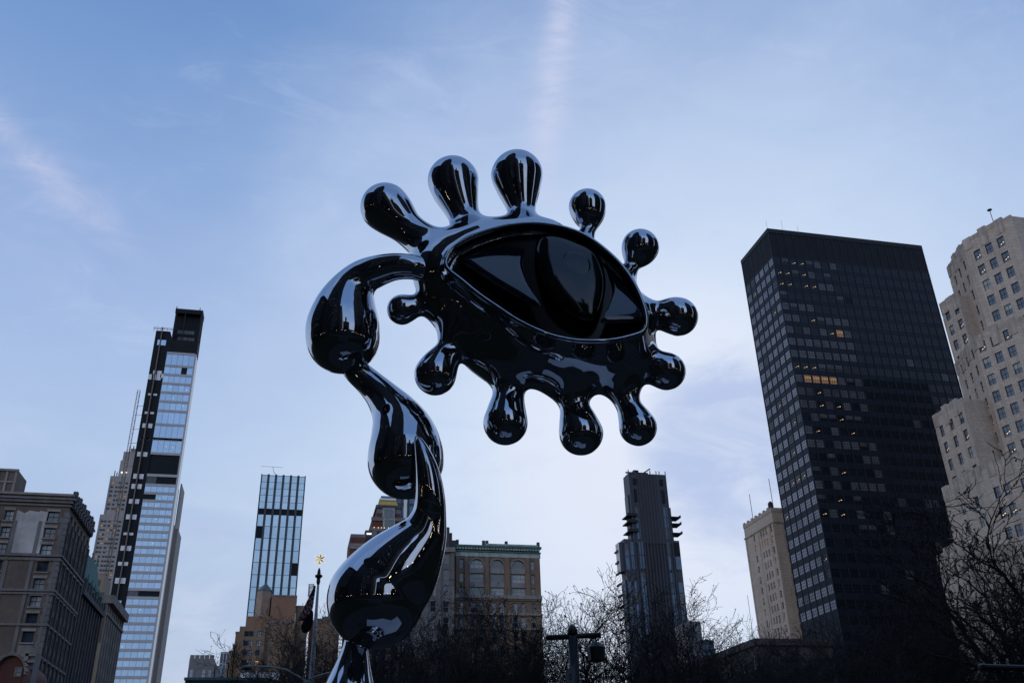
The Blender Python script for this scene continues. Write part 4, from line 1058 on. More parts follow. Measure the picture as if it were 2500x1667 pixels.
mb = MB(); WC.box(mb, -1.5, xr0 - cx0 + .3, zs + .5, zs + .75, 1.3, -1.1); WC.box(mb, -1.5, xr0 - cx0 + .3, zs + 1.4, zs + 1.6, 1.3, -1.1)
for i in range(5): WC.box(mb, i * 1.9 - 1.2, i * 1.9 - 1.05, zs - 1.5, zs + 1.59, 1.1, -1.01)
mb.build('scaffold_rail', 'dark_metal', C_)
for (px_, py_) in ((1012, 30), (1258, 48)):
    p_ = atY(*ca(px_, py_), CY); mb = MB(); mb.tube([(p_[0], CY + .5, hroof), (p_[0], CY + .5, p_[2])], .3, 5); mb.build('roof_beacon', 'mast', C_)

CRN = thing('hoist_mast', 'thin lattice crane mast tied to the black side of the unfinished tower', 'crane mast')
p_ = atY(*ca(607, 928), CY + 6); q_ = atY(*cb(310, 950), CY + 6); mb = MB(); ws = .75; cxm = p_[0]
for sx in (-1, 1):
    for sy in (-1, 1): mb.tube([(cxm + sx * ws, CY + 6 + sy * ws, 0), (cxm + sx * ws, CY + 6 + sy * ws, p_[2])], .1, 4)
mb.build('mast_legs', 'mast', CRN)
z = p_[2]; k = 0; lat = MB()
while z > 60:
    sg = 1 if k % 2 else -1
    lat.tube([(cxm - ws, CY + 6 - ws, z), (cxm + ws, CY + 6 - ws, z)], .08, 3); lat.tube([(cxm - ws * sg, CY + 6 - ws, z), (cxm + ws * sg, CY + 6 - ws, z - 2)], .08, 3); lat.tube([(cxm + ws, CY + 6 - ws * sg, z), (cxm + ws, CY + 6 + ws * sg, z - 2)], .08, 3); z -= 2; k += 1
tag(lat.build('lattice_bracing', 'mast', CRN), kind='stuff')
for fn, yy in ((ca, 1058), (ca, 1155), (ca, 1305), (ca, 1456), (cb, 72), (cb, 355), (cb, 708), (cb, 1080)):
    z = atY(*fn(600, yy), CY)[2]; mb = MB(); mb.tube([(cxm, CY + 6, z), (cx0, CY + 4, z)], .12, 4); mb.build('tie_bar', 'mast', CRN)

# grey slab behind its right side
BK = thing('grey_slab_tower', 'brownish grey slab tower peeking out behind the right side of the unfinished glass tower', 'skyscraper')
y_ = 575.0
for pl, pt, yo, dp, zb2, mt in ((441.5, 1180, 6, 18, 0, 'grey_clad'), (435, 1290, 0, 20, 0, 'grey_clad')):
    p_ = atY(pl, pt, y_ + yo); q_ = cx1 - 4; solid(BK, q_, p_[0], y_ + yo, y_ + yo + dp, zb2, p_[2], mt)

# ---- far stepped stone skyscraper --------------------------------------------------
ES = thing('stepped_stone_skyscraper', 'distant buff stone skyscraper stepping up behind the black wall of the unfinished tower', 'skyscraper')
EY = 900.0
tiers = [((120, 955), 0, None), ((245, 495), 5, None), ((340, 462), 9, None), ((368, 310), 12, None), ((405, 205), 15, None), ((488, 168), 18, None)]
xe = atY(330, 1300, EY)[0] + 30; zprev = 0
for k, ((tx, ty), yo, _) in enumerate(tiers):
    p_ = atY(*cb(tx, ty), EY + yo); wl = Wall((p_[0], EY + yo), (xe - k * 2, EY + yo), zprev, p_[2]); mb = MB(); wins = []
    if k < 2:
        us_ = [wl.uz(*cb(x, y))[0] for x, y in (((148, 1040), (178, 1040), (234, 1042), (265, 1042), (298, 1043), (355, 1043)) if k == 0 else ((270, 575), (327, 576), (354, 576), (382, 577), (440, 578)))]
        zz0 = wl.uz(*cb(200, 1040 if k == 0 else 575))[1]; st = 3.86 * (zz0 / zz0)
        st = (wl.uz(*cb(200, 1040))[1] - wl.uz(*cb(200, 1250))[1]) / 4 if k == 0 else (wl.uz(*cb(300, 575))[1] - wl.uz(*cb(300, 782))[1]) / 4
        rows = [(zz0 - st * i, st * .45) for i in range(40)]; rows = [r_ for r_ in rows if r_[0] > max(zprev + 3, 110)]
        wins = wl.facade(mb, [(u, 2.6) for u in us_], rows, .5)
    sk = (0,) if k < 2 else ()
    mb.prism([(wl.p0[0], EY + yo), (wl.p1[0], EY + yo), (wl.p1[0], EY + yo + 40 - yo), (wl.p0[0], EY + yo + 40 - yo)], zprev, p_[2], 0, skip=sk); mb.build('wall', 'esb', ES)
    if wins: put_windows(ES, wins, 'tiny', chooser(51 + k, w=.10, b=.12), 150, jit=.3)
    if k < 2:
        mb = MB(); us2 = [0] + [(us_[i] + us_[i + 1]) / 2 for i in range(len(us_) - 1) if us_[i + 1] - us_[i] > 6.5]
        for u in us2: wl.box(mb, u + .1, u + 1.3, zprev, p_[2] - 3, .5, -.003)
        mb.build('pier', 'esb', ES)
    zprev = p_[2]
for x in (380, 430): 
    p_ = atY(*cb(x, 455), EY + 6); mb = MB(); mb.lathe((p_[0], EY + 6, p_[2]), [(.2, -1), (1.2, 0), (.2, 1)], 6); mb.build('terrace_lamp', 'lit_point', ES)
for x, y in ((300, 435), (325, 455), (478, 150), (525, 140)):
    p_ = atY(*cb(x, y), EY + 16); mb = MB(); mb.tube([(p_[0], EY + 16, p_[2] - 9), (p_[0], EY + 16, p_[2])], .5, 4); mb.build('antenna', 'mast', ES)

# ---- brown brick corner building at the left edge -------------------------------------
L_ = thing('brown_brick_corner_building', 'old brown brick building with a balustrade and a patched white wall, at the left edge', 'building')
LX, LY = -44.8, 187.8
def lb(x, y): return x / 2.766, 1100 + y / 2.766
LH = atY(177.2, 1208, LY)[2]
WL = Wall((LX - 48, LY), (LX, LY), 0, LH); EL = Wall((LX, LY), (LX, LY + 22), 0, LH)
mb = MB(); uL, zL = WL.uz(*lb(357, 445)); rowsL = [WL.uz(*lb(x, y))[1] for x, y in ((357, 445), (333, 555), (310, 667), (285, 780), (262, 892), (237, 1010), (211, 1130), (183, 1255))]
dzl = (rowsL[0] - rowsL[-1]) / 7; rowsL = [(rowsL[0] - dzl * i, dzl * .62) for i in range(12)]
uL2 = WL.uz(*lb(60, 437))[0]; uL3 = uL2 - 5.2
wins = WL.facade(mb, [(uL, 1.95), (uL2, 1.5), (uL3, 1.5)], rowsL, .45)
we = EL.facade(mb, [(3.2 + 3.4 * i, 1.5) for i in range(6)], rowsL, .5)
mb.prism([(LX - 48, LY), (LX, LY), (LX, LY + 22), (LX - 48, LY + 22)], 0, LH, 0, skip=(0, 1)); mb.build('wall', 'brick_brown', L_)
put_windows(L_, wins, 'sash4', chooser(61, a=.4, b=.45), None); put_windows(L_, we, 'sash', chooser(62, a=.8, c=.2), None)
for x in wins:
    if inframe(x['loc']):
        for dz_, th, o_ in ((x['h'] / 2 + .25, .5, .12), (-x['h'] / 2 - .12, .22, .2)):
            l_ = WL.uz(0, 0); u = x['loc'][0] - (LX - 48); z = x['loc'][2] + dz_; mb = MB(); WL.box(mb, u - x['w'] / 2 - .25, u + x['w'] / 2 + .25, z - th / 2, z + th / 2, o_, -.003); mb.build('window_sill' if dz_ < 0 else 'lintel', 'stone', L_)
def course(yref, th, o_, nm='string_course', mat='stone_grey'):
    z = WL.uz(*lb(380, yref))[1]; mb = MB(); WL.box(mb, 0, 48 + o_, z - th / 2, z + th / 2, o_, -.003); EL.box(mb, .0, 22, z - th / 2, z + th / 2, o_, -.003); mb.build(nm, mat, L_)
course(712, .35, .5); course(735, .5, .25); course(945, .4, .4); course(965, .35, .25); course(345, .6, .45); course(372, .3, .3); course(330, .35, .8, 'cornice')
for k in range(9): course(1175 + 220 * k, .4, .3)
zp = WL.uz(*lb(380, 318))[1]; mb = MB(); WL.box(mb, 0, 48.3, LH - .35, LH + .1, .4, .3); EL.box(mb, 0, 22, LH - .35, LH + .1, .4, .3); mb.build('parapet_rail', 'stone', L_)
bal = None
for i in range(52):
    u = 48 - .9 * i - .3; mb = MB(); WL.box(mb, u - .22, u + .12, zp + .3, LH - .36, .3, -.003)
    if i < 34: mb.build('baluster', 'stone', L_)
for i in range(10):
    mb = MB(); EL.box(mb, 2.1 * i + .5, 2.1 * i + 1.6, LH - 2.6, LH + .9 - .4 * (i % 2), .8, -.003); mb.build('cornice_bracket', 'stone_dim', L_)
quo = 0
for i in range(40):
    z = LH - 4 - i * 1.15
    if not inframe((LX, LY, z)): continue
    l_ = 1.3 if i % 2 else .8; mb = MB(); WL.box(mb, 48 - l_, 48 + .06, z - .5, z + .5, .08, -.003); EL.box(mb, .01, l_, z - .5, z + .5, .07, -.003); mb.build('quoin', 'stone_grey', L_)
for ux in (uL - 2.0, uL + 2.0, uL2 + 1.4, uL2 - 1.6):
    mb = MB(); WL.box(mb, ux - .3, ux + .3, 2, LH - 5.4, .12, -.003); mb.build('pilaster_strip', 'stone_grey', L_)
for i in range(7):
    mb = MB(); EL.box(mb, 1.4 + 3.4 * i - .35, 1.4 + 3.4 * i + .35, 2, LH - 5, .35, -.003); mb.build('pilaster_strip', 'stone_dim', L_)
(pa, za_), (pb, zb_) = WL.uz(*lb(130, 400)), WL.uz(*lb(232, 692)); (pc, _) = WL.uz(*lb(72, 692))
mb = MB()
prof = [(0, 0), (.0, 1.0), (.25, .93), (.4, 1.0), (.7, .97), (.75, 1.0), (1, .98), (.97, .6), (1.0, .3), (.98, 0)]
pts = [WL.P(pa - .3 + (pb + 1.2 - pa) * f_, zb_ + (za_ - zb_) * g_, -.03) for f_, g_ in prof]
mb.poly([pts[0]] + pts[:0:-1]) ; mb.build('plaster_patch', 'plaster', L_)
pts2 = [WL.P(pa + .6, zb_ + (za_ - zb_) * .98, -.05)]
# penthouse on its roof
p_, q_ = WL.uz(*lb(0, 127)), WL.uz(*lb(118, 130)); z_ = atY(*lb(60, 127), LY + 3)[2]; xr_ = atY(*lb(122, 135), LY + 3)[0]
solid(L_, LX - 40, xr_, LY + 3, LY + 10, LH + .1, z_, 'brick_brown', 'penthouse')
wp_ = Wall((LX - 40, LY + 3), (xr_, LY + 3), LH, z_); mb = MB(); wp_.box(mb, 0, wp_.W + .2, z_ - .35, z_ + .1, .3, .2); wp_.box(mb, 0, wp_.W + .1, z_ - 2.7, z_ - 2.4, .2, -.003)
for i in range(10): wp_.box(mb, wp_.W - .4 - 1.6 * i, wp_.W - 1.6 * i, LH + .2, z_ - .4, .15, -.003)
mb.build('penthouse_trim', 'stone', L_)

# ---- ornate building with the green copper roof ---------------------------------------
V_ = thing('copper_roofed_building', 'ornate dark stone building with a steep green copper roof, right behind the brown corner building', 'building')
VY = 222.0
def vb(x, y): return x / 5.107, 1360 + y / 5.107
c = atY(*vb(1015, 415), VY); VX, VH = c[0], c[2]; dep = 26
WV = Wall((VX - 14, VY), (VX, VY), 0, VH); EV = Wall((VX, VY), (VX, VY + dep), 0, VH)
mb = MB(); rv = [(VH - 5 - 4.3 * i, 2.9) for i in range(10)]
ulit = WV.uz(*vb(815, 890)); ul2 = WV.uz(*vb(795, 1105)); r0 = ulit[1]
rv = [(r0 + 4.6 * i, 3.0) for i in range(-6, 4) if r0 + 4.6 * i < VH - 3]
wins = WV.facade(mb, [(ulit[0], 2.0), (ulit[0] - 3.4, 2.0)], rv, .4); we = EV.facade(mb, [(2.6 + 3.1 * i, 1.5) for i in range(8)], rv, .5)
mb.prism([(VX - 14, VY), (VX, VY), (VX, VY + dep), (VX - 14, VY + dep)], 0, VH, 0, skip=(0, 1)); mb.build('wall', 'stone_dim', V_)
put_windows(V_, wins, 'sash4', lambda x: 'w' if x['ci'] == 1 and abs(x['loc'][2] - r0) < 1 else ('p' if x['ci'] == 1 and abs(x['loc'][2] - r0 + 4.6) < 1 else 'a'), None)
put_windows(V_, we, 'sash', chooser(70, a=.8, c=.1), None)
mb = MB(); zr0 = VH + .2; mb.box(VX - 14, VX + .9, VY - .9, VY + dep, VH - .9, VH + .19); mb.build('cornice', 'stone_dim', V_)
for i in range(9):
    mb = MB(); EV.box(mb, 1.0 + 3.1 * i - .3, 1.0 + 3.1 * i + .3, 3, VH - 1, .4, -.003); EV.box(mb, 1.0 + 3.1 * i - .5, 1.0 + 3.1 * i + .5, VH + .2, VH + 2.4 - .7 * (i % 2), .8, .3); mb.build('stone_pier', 'stone_dim', V_)
apx = atY(*lb(555, 640), VY + 3)[2]; mb = MB(); lo = [(VX - 12, VY + .3), (VX - .3, VY + .3), (VX - .3, VY + dep - 1), (VX - 12, VY + dep - 1)]; hi = [(VX - 10, VY + 2.4), (VX - 2.2, VY + 2.4), (VX - 2.2, VY + dep - 3), (VX - 10, VY + dep - 3)]
for i in range(4): mb.quad((*lo[i], zr0), (*lo[(i + 1) % 4], zr0), (*hi[(i + 1) % 4], apx), (*hi[i], apx))
mb.poly([(*h_, apx) for h_ in hi]); mb.build('steep_roof', 'copper', V_)
for i in range(5):
    mb = MB(); y_ = VY + 2.6 + 4.8 * i; mb.box(VX - 2.4, VX + .2, y_ - .9, y_ + .9, zr0, zr0 + 2.7); mb.prism([(VX - 2.5, y_ - 1.1), (VX + .4, y_ - 1.1), (VX + .4, y_ + 1.1), (VX - 2.5, y_ + 1.1)], zr0 + 2.71, zr0 + 3.0); mb.lathe((VX - .6, y_, zr0 + 3.0), [(.6, 0), (.35, .7), (.12, 1.5), (.05, 2.1)], 8); mb.build('dormer', 'copper', V_)
for i in range(4):
    mb = MB(); mb.lathe((VX - 2.2, VY + 2.6 + 6.5 * i, apx), [(.15, 0), (.3, .5), (.12, .9), (.28, 1.2), (.03, 2.0)], 7); mb.build('roof_finial', 'copper', V_)

# ---- tan stucco building with a side cornice ------------------------------------------
X_ = thing('tan_framed_building', 'tan building with tall brown recessed panels and a grey east side, beside the copper roof', 'building')
XY = 262.0
c = atY(*vb(1345, 590), XY); XX = c[0]; ztan = atY(*vb(1230, 208), XY)[2]; xtr = atY(*vb(1310, 210), XY)[0]; zl = atY(*vb(1340, 560), XY)[2]
XL = XX - 16
WX = Wall((XL, XY), (XX, XY), 0, zl); EX = Wall((XX, XY), (XX, XY + 26), 0, zl)
mb = MB(); rx = [(zl - 6 - 4.2 * i, 2.8) for i in range(9)]
we = EX.facade(mb, [(2.8 + 3.5 * i, 2.0) for i in range(7)], rx, .4)
mb.prism([(XL, XY), (XX, XY), (XX, XY + 26), (XL, XY + 26)], 0, zl, 0, skip=(1,)); mb.build('wall', 'tan', X_)
put_windows(X_, we, 'sash4', chooser(71, a=.6, b=.2), None)
solid(X_, XL, xtr, XY + .02, XY + 10, zl + .01, ztan, 'tan', 'upper_wall')
for (xl, xr, yt, yb) in ((1150, 1243, 275, 362), (1165, 1286, 432, 540), (1090, 1255, 600, 1058), (1045, 1160, 1118, 1232), (960, 1130, 1292, 1560)):
    (ua, za_), (ub, zb_) = WX.uz(*vb(xl, yt)), WX.uz(*vb(xr, yb)); mb = MB(); WX.box(mb, min(ua, ub) - .0, max(ub, ua + 1.5), zb_, za_, .04, -.002); mb.build('brown_panel', 'brick_brown', X_)
mb = MB(); EX.box(mb, -.6, 26, zl - .3, zl + 1.8, 1.4, .3); WX.box(mb, WX.W - 1.6, WX.W - .003, zl - .3, zl + 1.8, .5, -.003); mb.build('cornice', 'stone_grey', X_)
mb = MB(); EX.box(mb, 0, 26, zl - 3.2, zl - 2.6, .5, -.003); mb.build('string_course', 'stone_grey', X_)
for i in range(8):
    mb = MB(); EX.box(mb, 1.05 + 3.5 * i - .4, 1.05 + 3.5 * i + .4, 3, zl - .4, .3, -.003); mb.build('pilaster', 'stone_grey', X_)

# ---- red gabled house corner, bottom left ----------------------------------------------
D_ = thing('red_gabled_house', 'dark red wall with a curved pale stone gable at the bottom left corner', 'building')
DY = 120.0
def db(x, y): return atY(x / 5.107, 1360 + y / 5.107, DY)
cen = db(110, 1460); top = db(120, 1225); rg = db(300, 1460)[0] - cen[0]; hg = top[2] - cen[2]; mb = MB(); arc = [(cen[0] + rg * math.cos(t), cen[2] + hg * math.sin(t)) for t in [math.pi * i / 24 for i in range(25)]]
arc = [(min(x, cen[0] + rg), z) for x, z in arc]
pts = [(cen[0] + rg, 0)] + arc + [(cen[0] - rg, 0)]
mb.poly([(x, DY, z) for x, z in pts][::-1]); mb.poly([(x, DY + 12, z) for x, z in pts])
for i in range(len(pts)):
    a_, b_ = pts[i], pts[(i + 1) % len(pts)]; mb.quad((a_[0], DY, a_[1]), (b_[0], DY, b_[1]), (b_[0], DY + 12, b_[1]), (a_[0], DY + 12, a_[1]))
mb.build('gable_wall', 'brick_red', D_)
for i in range(24):
    t0_, t1_ = math.pi * i / 24 + .012, math.pi * (i + 1) / 24 - .012; mb = MB(); k1, k2 = (1.0, 1.18 if i % 2 else 1.10)
    f2 = lambda t, k_: (cen[0] + rg * k_ * math.cos(t), cen[2] + (hg * k_) * math.sin(t))
    P4 = [f2(t0_, k1), f2(t0_, k2), f2(t1_, k2), f2(t1_, k1)]
    mb.poly([(x, DY - .3, z) for x, z in P4][::-1])
    for j in range(4): a_, b_ = P4[j], P4[(j + 1) % 4]; mb.quad((a_[0], DY - .3, a_[1]), (b_[0], DY - .3, b_[1]), (b_[0], DY + .5, b_[1]), (a_[0], DY + .5, a_[1]))
    mb.build('gable_stone', 'stone', D_)
p_ = db(228, 1425); put_windows(D_, [dict(loc=(p_[0], DY - .02, p_[2]), w=.75, h=1.0, ang=0, ci=0, ri=0)], 'pale_sash', lambda x: 'b', None)
CH = thing('stone_chimney_stack', 'pale stepped stone chimney block between the red gable and the brown building', 'chimney')
p_, q_ = db(150, 1040), db(265, 1230); solid(CH, p_[0], q_[0], DY + 3, DY + 6, 0, p_[2], 'stone', 'chimney_block'); p_, q_ = db(250, 1130), db(350, 1230); solid(CH, p_[0], q_[0], DY + 3.2, DY + 6, 0, p_[2], 'stone_grey', 'chimney_step')
for i in range(3):
    mb = MB(); mb.box(p_[0] - .05, q_[0] + .05, DY + 3.0, DY + 3.19, p_[2] - .4 - .75 * i, p_[2] - .1 - .75 * i); mb.build('stone_ledge', 'stone', CH)

# ================================================================== THE SCULPTURE
SCU = thing('eye_sculpture', 'giant black chrome sculpture of a dripping eye with drop shaped lashes', 'sculpture')
C0 = atD(1310, 735, 12.0); S_DEPTH = float((C0 - CAM) @ FW); S_K = S_DEPTH / F      # metres per image unit at the head
SCU.location = (C0[0], C0[1], 0); SCU.rotation_euler = (0, 0, YAW)
RX, RY_ = RZ[:, 0], RZ[:, 1]


def loc(px, py, D):
    p = atD(px, py, D) - C0; return np.array([p @ RX, p @ RY_, p[2]])


def node(px, py, D, r):
    P = atD(px, py, D); k = float((P - CAM) @ FW) / F; return np.array([*loc(px, py, D), r * k])


def chain(nodes, sub=9):
    """smooth curve through centres and radii"""
    A = np.array([node(*n) for n in nodes]); A = np.vstack([2 * A[0] - A[1], A, 2 * A[-1] - A[-2]]); out_ = []
    for i in range(1, len(A) - 2):
        for k in range(sub):
            t = k / sub; p0, p1, p2, p3 = A[i - 1:i + 3]
            v = .5 * (2 * p1 + (p2 - p0) * t + (2 * p0 - 5 * p1 + 4 * p2 - p3) * t * t + (3 * p1 - p0 - 3 * p2 + p3) * t ** 3)
            out_.append(v)
    out_.append(A[-2]); o = np.array(out_); o[:, 3] = np.maximum(o[:, 3], 0.01); return o


def cone_sdf(P, a, b):
    ba = b[:3] - a[:3]; l2 = ba @ ba
    if l2 < 1e-10: return np.linalg.norm(P - a[:3], axis=-1) - max(a[3], b[3])
    h = np.clip(((P - a[:3]) @ ba) / l2, 0, 1); d = P - a[:3] - h[..., None] * ba
    return np.sqrt((d * d).sum(-1)) - (a[3] + (b[3] - a[3]) * h)


def smin(a, b, k):
    h = np.maximum(k - np.abs(a - b), 0) / k; return np.minimum(a, b) - h * h * h * k / 6


def grid(lo, hi, h):
    n = np.ceil((np.array(hi) - lo) / h).astype(int) + 1
    ax = [lo[i] + np.arange(n[i], dtype=np.float32) * h for i in range(3)]
    G = np.stack(np.meshgrid(*ax, indexing='ij'), -1).astype(np.float32); return G, n


def add_chain(Fd, G, lo, h, ch, k, mg):
    ch = ch.astype(np.float32)
    a = np.floor(((ch[:, :3] - ch[:, 3:4]).min(0) - mg - lo) / h).astype(int); b = np.ceil(((ch[:, :3] + ch[:, 3:4]).max(0) + mg - lo) / h).astype(int)
    a = np.maximum(a, 0); b = np.minimum(b, np.array(Fd.shape)); s = tuple(slice(a[i], b[i]) for i in range(3))
    P = G[s]; d = None
    for i in range(len(ch) - 1):
        q = cone_sdf(P, ch[i], ch[i + 1]); d = q if d is None else np.minimum(d, q)
    Fd[s] = smin(Fd[s], d, k) if k > 0 else np.minimum(Fd[s], d)


def blur(Fd, n):
    for _ in range(n):
        for ax in range(3):
            q = Fd.copy(); sl_ = [slice(None)] * 3
            c = list(sl_); c[ax] = slice(1, -1); a = list(sl_); a[ax] = slice(0, -2); b = list(sl_); b[ax] = slice(2, None)
            q[tuple(c)] = .5 * Fd[tuple(c)] + .25 * (Fd[tuple(a)] + Fd[tuple(b)]); Fd = q
    return Fd


def trilin(A, X):
    i = np.floor(X).astype(int); i = np.clip(i, 0, np.array(A.shape[:3]) - 2); f = (X - i)[..., None] if A.ndim == 4 else None
    f = X - i; r = 0
    for dx in (0, 1):
        for dy in (0, 1):
            for dz_ in (0, 1):
                w_ = (f[:, 0] if dx else 1 - f[:, 0]) * (f[:, 1] if dy else 1 - f[:, 1]) * (f[:, 2] if dz_ else 1 - f[:, 2])
                v = A[i[:, 0] + dx, i[:, 1] + dy, i[:, 2] + dz_]; r = r + (w_[:, None] * v if A.ndim == 4 else w_ * v)
    return r


def nets(Fd, lo, h):
    """surface nets, then every vertex is moved onto the surface"""
    ins = Fd < 0; n = np.array(Fd.shape) - 1
    c = [ins[dx:n[0] + dx, dy:n[1] + dy, dz_:n[2] + dz_] for dx in (0, 1) for dy in (0, 1) for dz_ in (0, 1)]
    s = sum(x.astype(np.int8) for x in c); act = (s > 0) & (s < 8); idx = -np.ones(act.shape, np.int64); ijk = np.argwhere(act); idx[act] = np.arange(len(ijk))
    acc = np.zeros((len(ijk), 3)); cnt = np.zeros(len(ijk)); cor = [(a, b, d) for a in (0, 1) for b in (0, 1) for d in (0, 1)]
    for a in range(8):
        for b in range(a + 1, 8):
            df = [cor[b][q] - cor[a][q] for q in range(3)]
            if sum(abs(x) for x in df) != 1: continue
            va = Fd[tuple((ijk + cor[a]).T)]; vb_ = Fd[tuple((ijk + cor[b]).T)]; mk = (va < 0) != (vb_ < 0)
            t = np.where(mk, va / np.where(mk, va - vb_, 1), 0); p = np.array(cor[a]) + t[:, None] * np.array(df); acc += p * mk[:, None]; cnt += mk
    X = ijk + acc / cnt[:, None]
    gr = np.stack(np.gradient(Fd), -1)
    for _ in range(3):
        g = trilin(gr, X); f = trilin(Fd, X); X = X - g * (f / np.maximum((g * g).sum(1), 1e-9))[:, None] * .8
    g = trilin(gr, X); Nn = g / np.linalg.norm(g, axis=1)[:, None]
    quads = []
    for ax in range(3):
        o = [(ax + 1) % 3, (ax + 2) % 3]; sh = np.array(Fd.shape); a = [slice(1, sh[q] - 1) for q in range(3)]; b = list(a); a[ax] = slice(0, sh[ax] - 1); b[ax] = slice(1, sh[ax])
        A_, B_ = ins[tuple(a)], ins[tuple(b)]
        for flip in (False, True):
            e = np.argwhere((A_ & ~B_) if not flip else (~A_ & B_)); off = np.ones(3, int); off[ax] = 0; e = e + off
            def cell(d1, d2):
                q = e.copy(); q[:, o[0]] -= d1; q[:, o[1]] -= d2; return idx[tuple(q.T)]
            Q = np.stack([cell(1, 1), cell(0, 1), cell(0, 0), cell(1, 0)], 1); quads.append(Q if not flip else Q[:, ::-1])
    return X * h + np.array(lo), np.vstack(quads), Nn


def np_mesh(name, V, Q, Nn, mat):
    used, inv = np.unique(Q, return_inverse=True); Q = inv.reshape(Q.shape); V = V[used]; Nn = Nn[used]
    me = bpy.data.meshes.new(name); me.vertices.add(len(V)); me.vertices.foreach_set('co', V.astype(np.float32).ravel())
    me.loops.add(Q.size); me.loops.foreach_set('vertex_index', Q.astype(np.int32).ravel()); me.polygons.add(len(Q))
    me.polygons.foreach_set('loop_start', np.arange(0, Q.size, Q.shape[1], dtype=np.int32))
    me.update(calc_edges=True); me.polygons.foreach_set('use_smooth', [True] * len(Q)); me.materials.append(M[mat])
    me.normals_split_custom_set_from_vertices(Nn.astype(np.float32)); return me


DH = 12.0
# lashes: root, neck, bulb (image x, y, distance, radius)
LASH = [
    [(1100, 640, DH, 62), (1036, 592, DH, 46), (992, 556, DH, 43), (955, 520, DH, 57), (941, 507, DH, 61)],
    [(1180, 610, DH, 60), (1150, 560, DH, 42), (1132, 522, DH, 39), (1112, 465, DH, 56), (1106, 442, DH, 62)],
    [(1280, 600, DH, 56), (1275, 540, DH, 37), (1273, 508, DH, 35), (1266, 455, DH, 54), (1263, 428, DH, 63)],
    [(1412, 620, DH + .1, 40), (1432, 572, DH + .1, 21), (1438, 552, DH + .1, 21), (1436, 522, DH + .1, 40), (1434, 506, DH + .1, 46)],
    [(1505, 700, DH + .1, 40), (1537, 660, DH + .1, 20), (1547, 640, DH + .1, 22), (1559, 613, DH + .1, 41), (1563, 604, DH + .1, 46)],
    [(1540, 765, DH, 44), (1590, 763, DH, 30), (1612, 764, DH, 30), (1644, 770, DH, 45), (1656, 773, DH, 48)],
    [(1520, 840, DH + .1, 50), (1566, 868, DH + .1, 29), (1587, 880, DH + .1, 27), (1615, 900, DH + .1, 42), (1627, 906, DH + .1, 47)],
    [(1470, 860, DH + .25, 74), (1512, 930, DH + .25, 46), (1532, 985, DH + .25, 31), (1552, 1028, DH + .25, 41), (1558, 1043, DH + .25, 46)],
    [(1362, 870, DH + .25, 88), (1390, 940, DH + .25, 52), (1401, 990, DH + .25, 36), (1413, 1036, DH + .25, 48), (1418, 1058, DH + .25, 54)],
    [(1205, 840, DH + .25, 84), (1232, 905, DH + .25, 50), (1239, 955, DH + .25, 36), (1236, 1010, DH + .25, 49), (1234, 1032, DH + .25, 55)],
    [(1130, 780, DH, 52), (1108, 822, DH, 36), (1094, 852, DH, 29), (1072, 895, DH, 46), (1063, 914, DH, 52)],
    [(1080, 740, DH, 46), (1040, 745, DH, 26), (1018, 748, DH, 24), (992, 754, DH, 34), (982, 756, DH, 38)],
]
Z2 = lambda pts: [(1020 + x / 2.45, 500 + y / 2.45) for x, y in pts]
EYE = Z2([(158, 335), (190, 265), (240, 222), (350, 165), (500, 118), (640, 98), (760, 100), (900, 128), (1020, 178), (1130, 258), (1220, 345), (1290, 440), (1340, 540), (1370, 630), (1376, 700), (1350, 755), (1270, 785), (1150, 808), (1000, 812), (880, 798), (760, 765), (600, 690), (480, 612), (360, 530), (250, 440), (180, 385)])
DF = DH - .78                                  # the eye stands out in front of the disc
ey = np.array([loc(x, y, DF) for x, y in EYE]); YF = float(ey[:, 1].mean())


def smooth_loop(P, sub=4):
    n = len(P); o = []
    for i in range(n):
        p0, p1, p2, p3 = P[i - 1], P[i], P[(i + 1) % n], P[(i + 2) % n]
        for k in range(sub):
            t = k / sub; o.append(.5 * (2 * p1 + (p2 - p0) * t + (2 * p0 - 5 * p1 + 4 * p2 - p3) * t * t + (3 * p1 - p0 - 3 * p2 + p3) * t ** 3))
    return np.array(o)


eye2 = smooth_loop(ey[:, [0, 2]], 3)


def poly_sdf(P, V):
    d = np.full(P.shape[:-1], 1e9, np.float32); ins = np.zeros(P.shape[:-1], bool); n = len(V)
    for i in range(n):
        a, b = V[i], V[(i + 1) % n]; e = b - a; w_ = P - a; t = np.clip((w_ @ e) / (e @ e), 0, 1); q = w_ - t[..., None] * e; d = np.minimum(d, (q * q).sum(-1))
        c1_, c2_ = P[..., 1] >= a[1], P[..., 1] < b[1]; cr_ = e[0] * w_[..., 1] > e[1] * w_[..., 0]
        ins ^= (c1_ & c2_ & cr_) | (~c1_ & ~c2_ & ~cr_)
    return np.where(ins, -1, 1) * np.sqrt(d)


H1 = 0.0255
lo = np.array([-2.85, -1.45, -2.75]); hi = np.array([2.5, 1.1, 2.95])
G, nn = grid(lo, hi, H1)
d2 = poly_sdf(np.stack(np.meshgrid(lo[0] + np.arange(nn[0]) * H1, lo[2] + np.arange(nn[2]) * H1, indexing='ij'), -1).astype(np.float32), eye2.astype(np.float32))
X_, Y_, Z_ = G[..., 0], G[..., 1], G[..., 2]
D2 = d2[:, None, :]
# rounded block behind the eye outline, flaring towards the back
tb = np.clip((Y_ - YF) / .95, 0, 1)
RIM = .03
dxy = D2 - (.02 + .22 * tb ** 1.5) + RIM; dyy = np.abs(Y_ - (YF + .50)) - .50 + RIM
body = np.minimum(np.maximum(dxy, dyy), 0) + np.sqrt(np.maximum(dxy, 0) ** 2 + np.maximum(dyy, 0) ** 2) - RIM
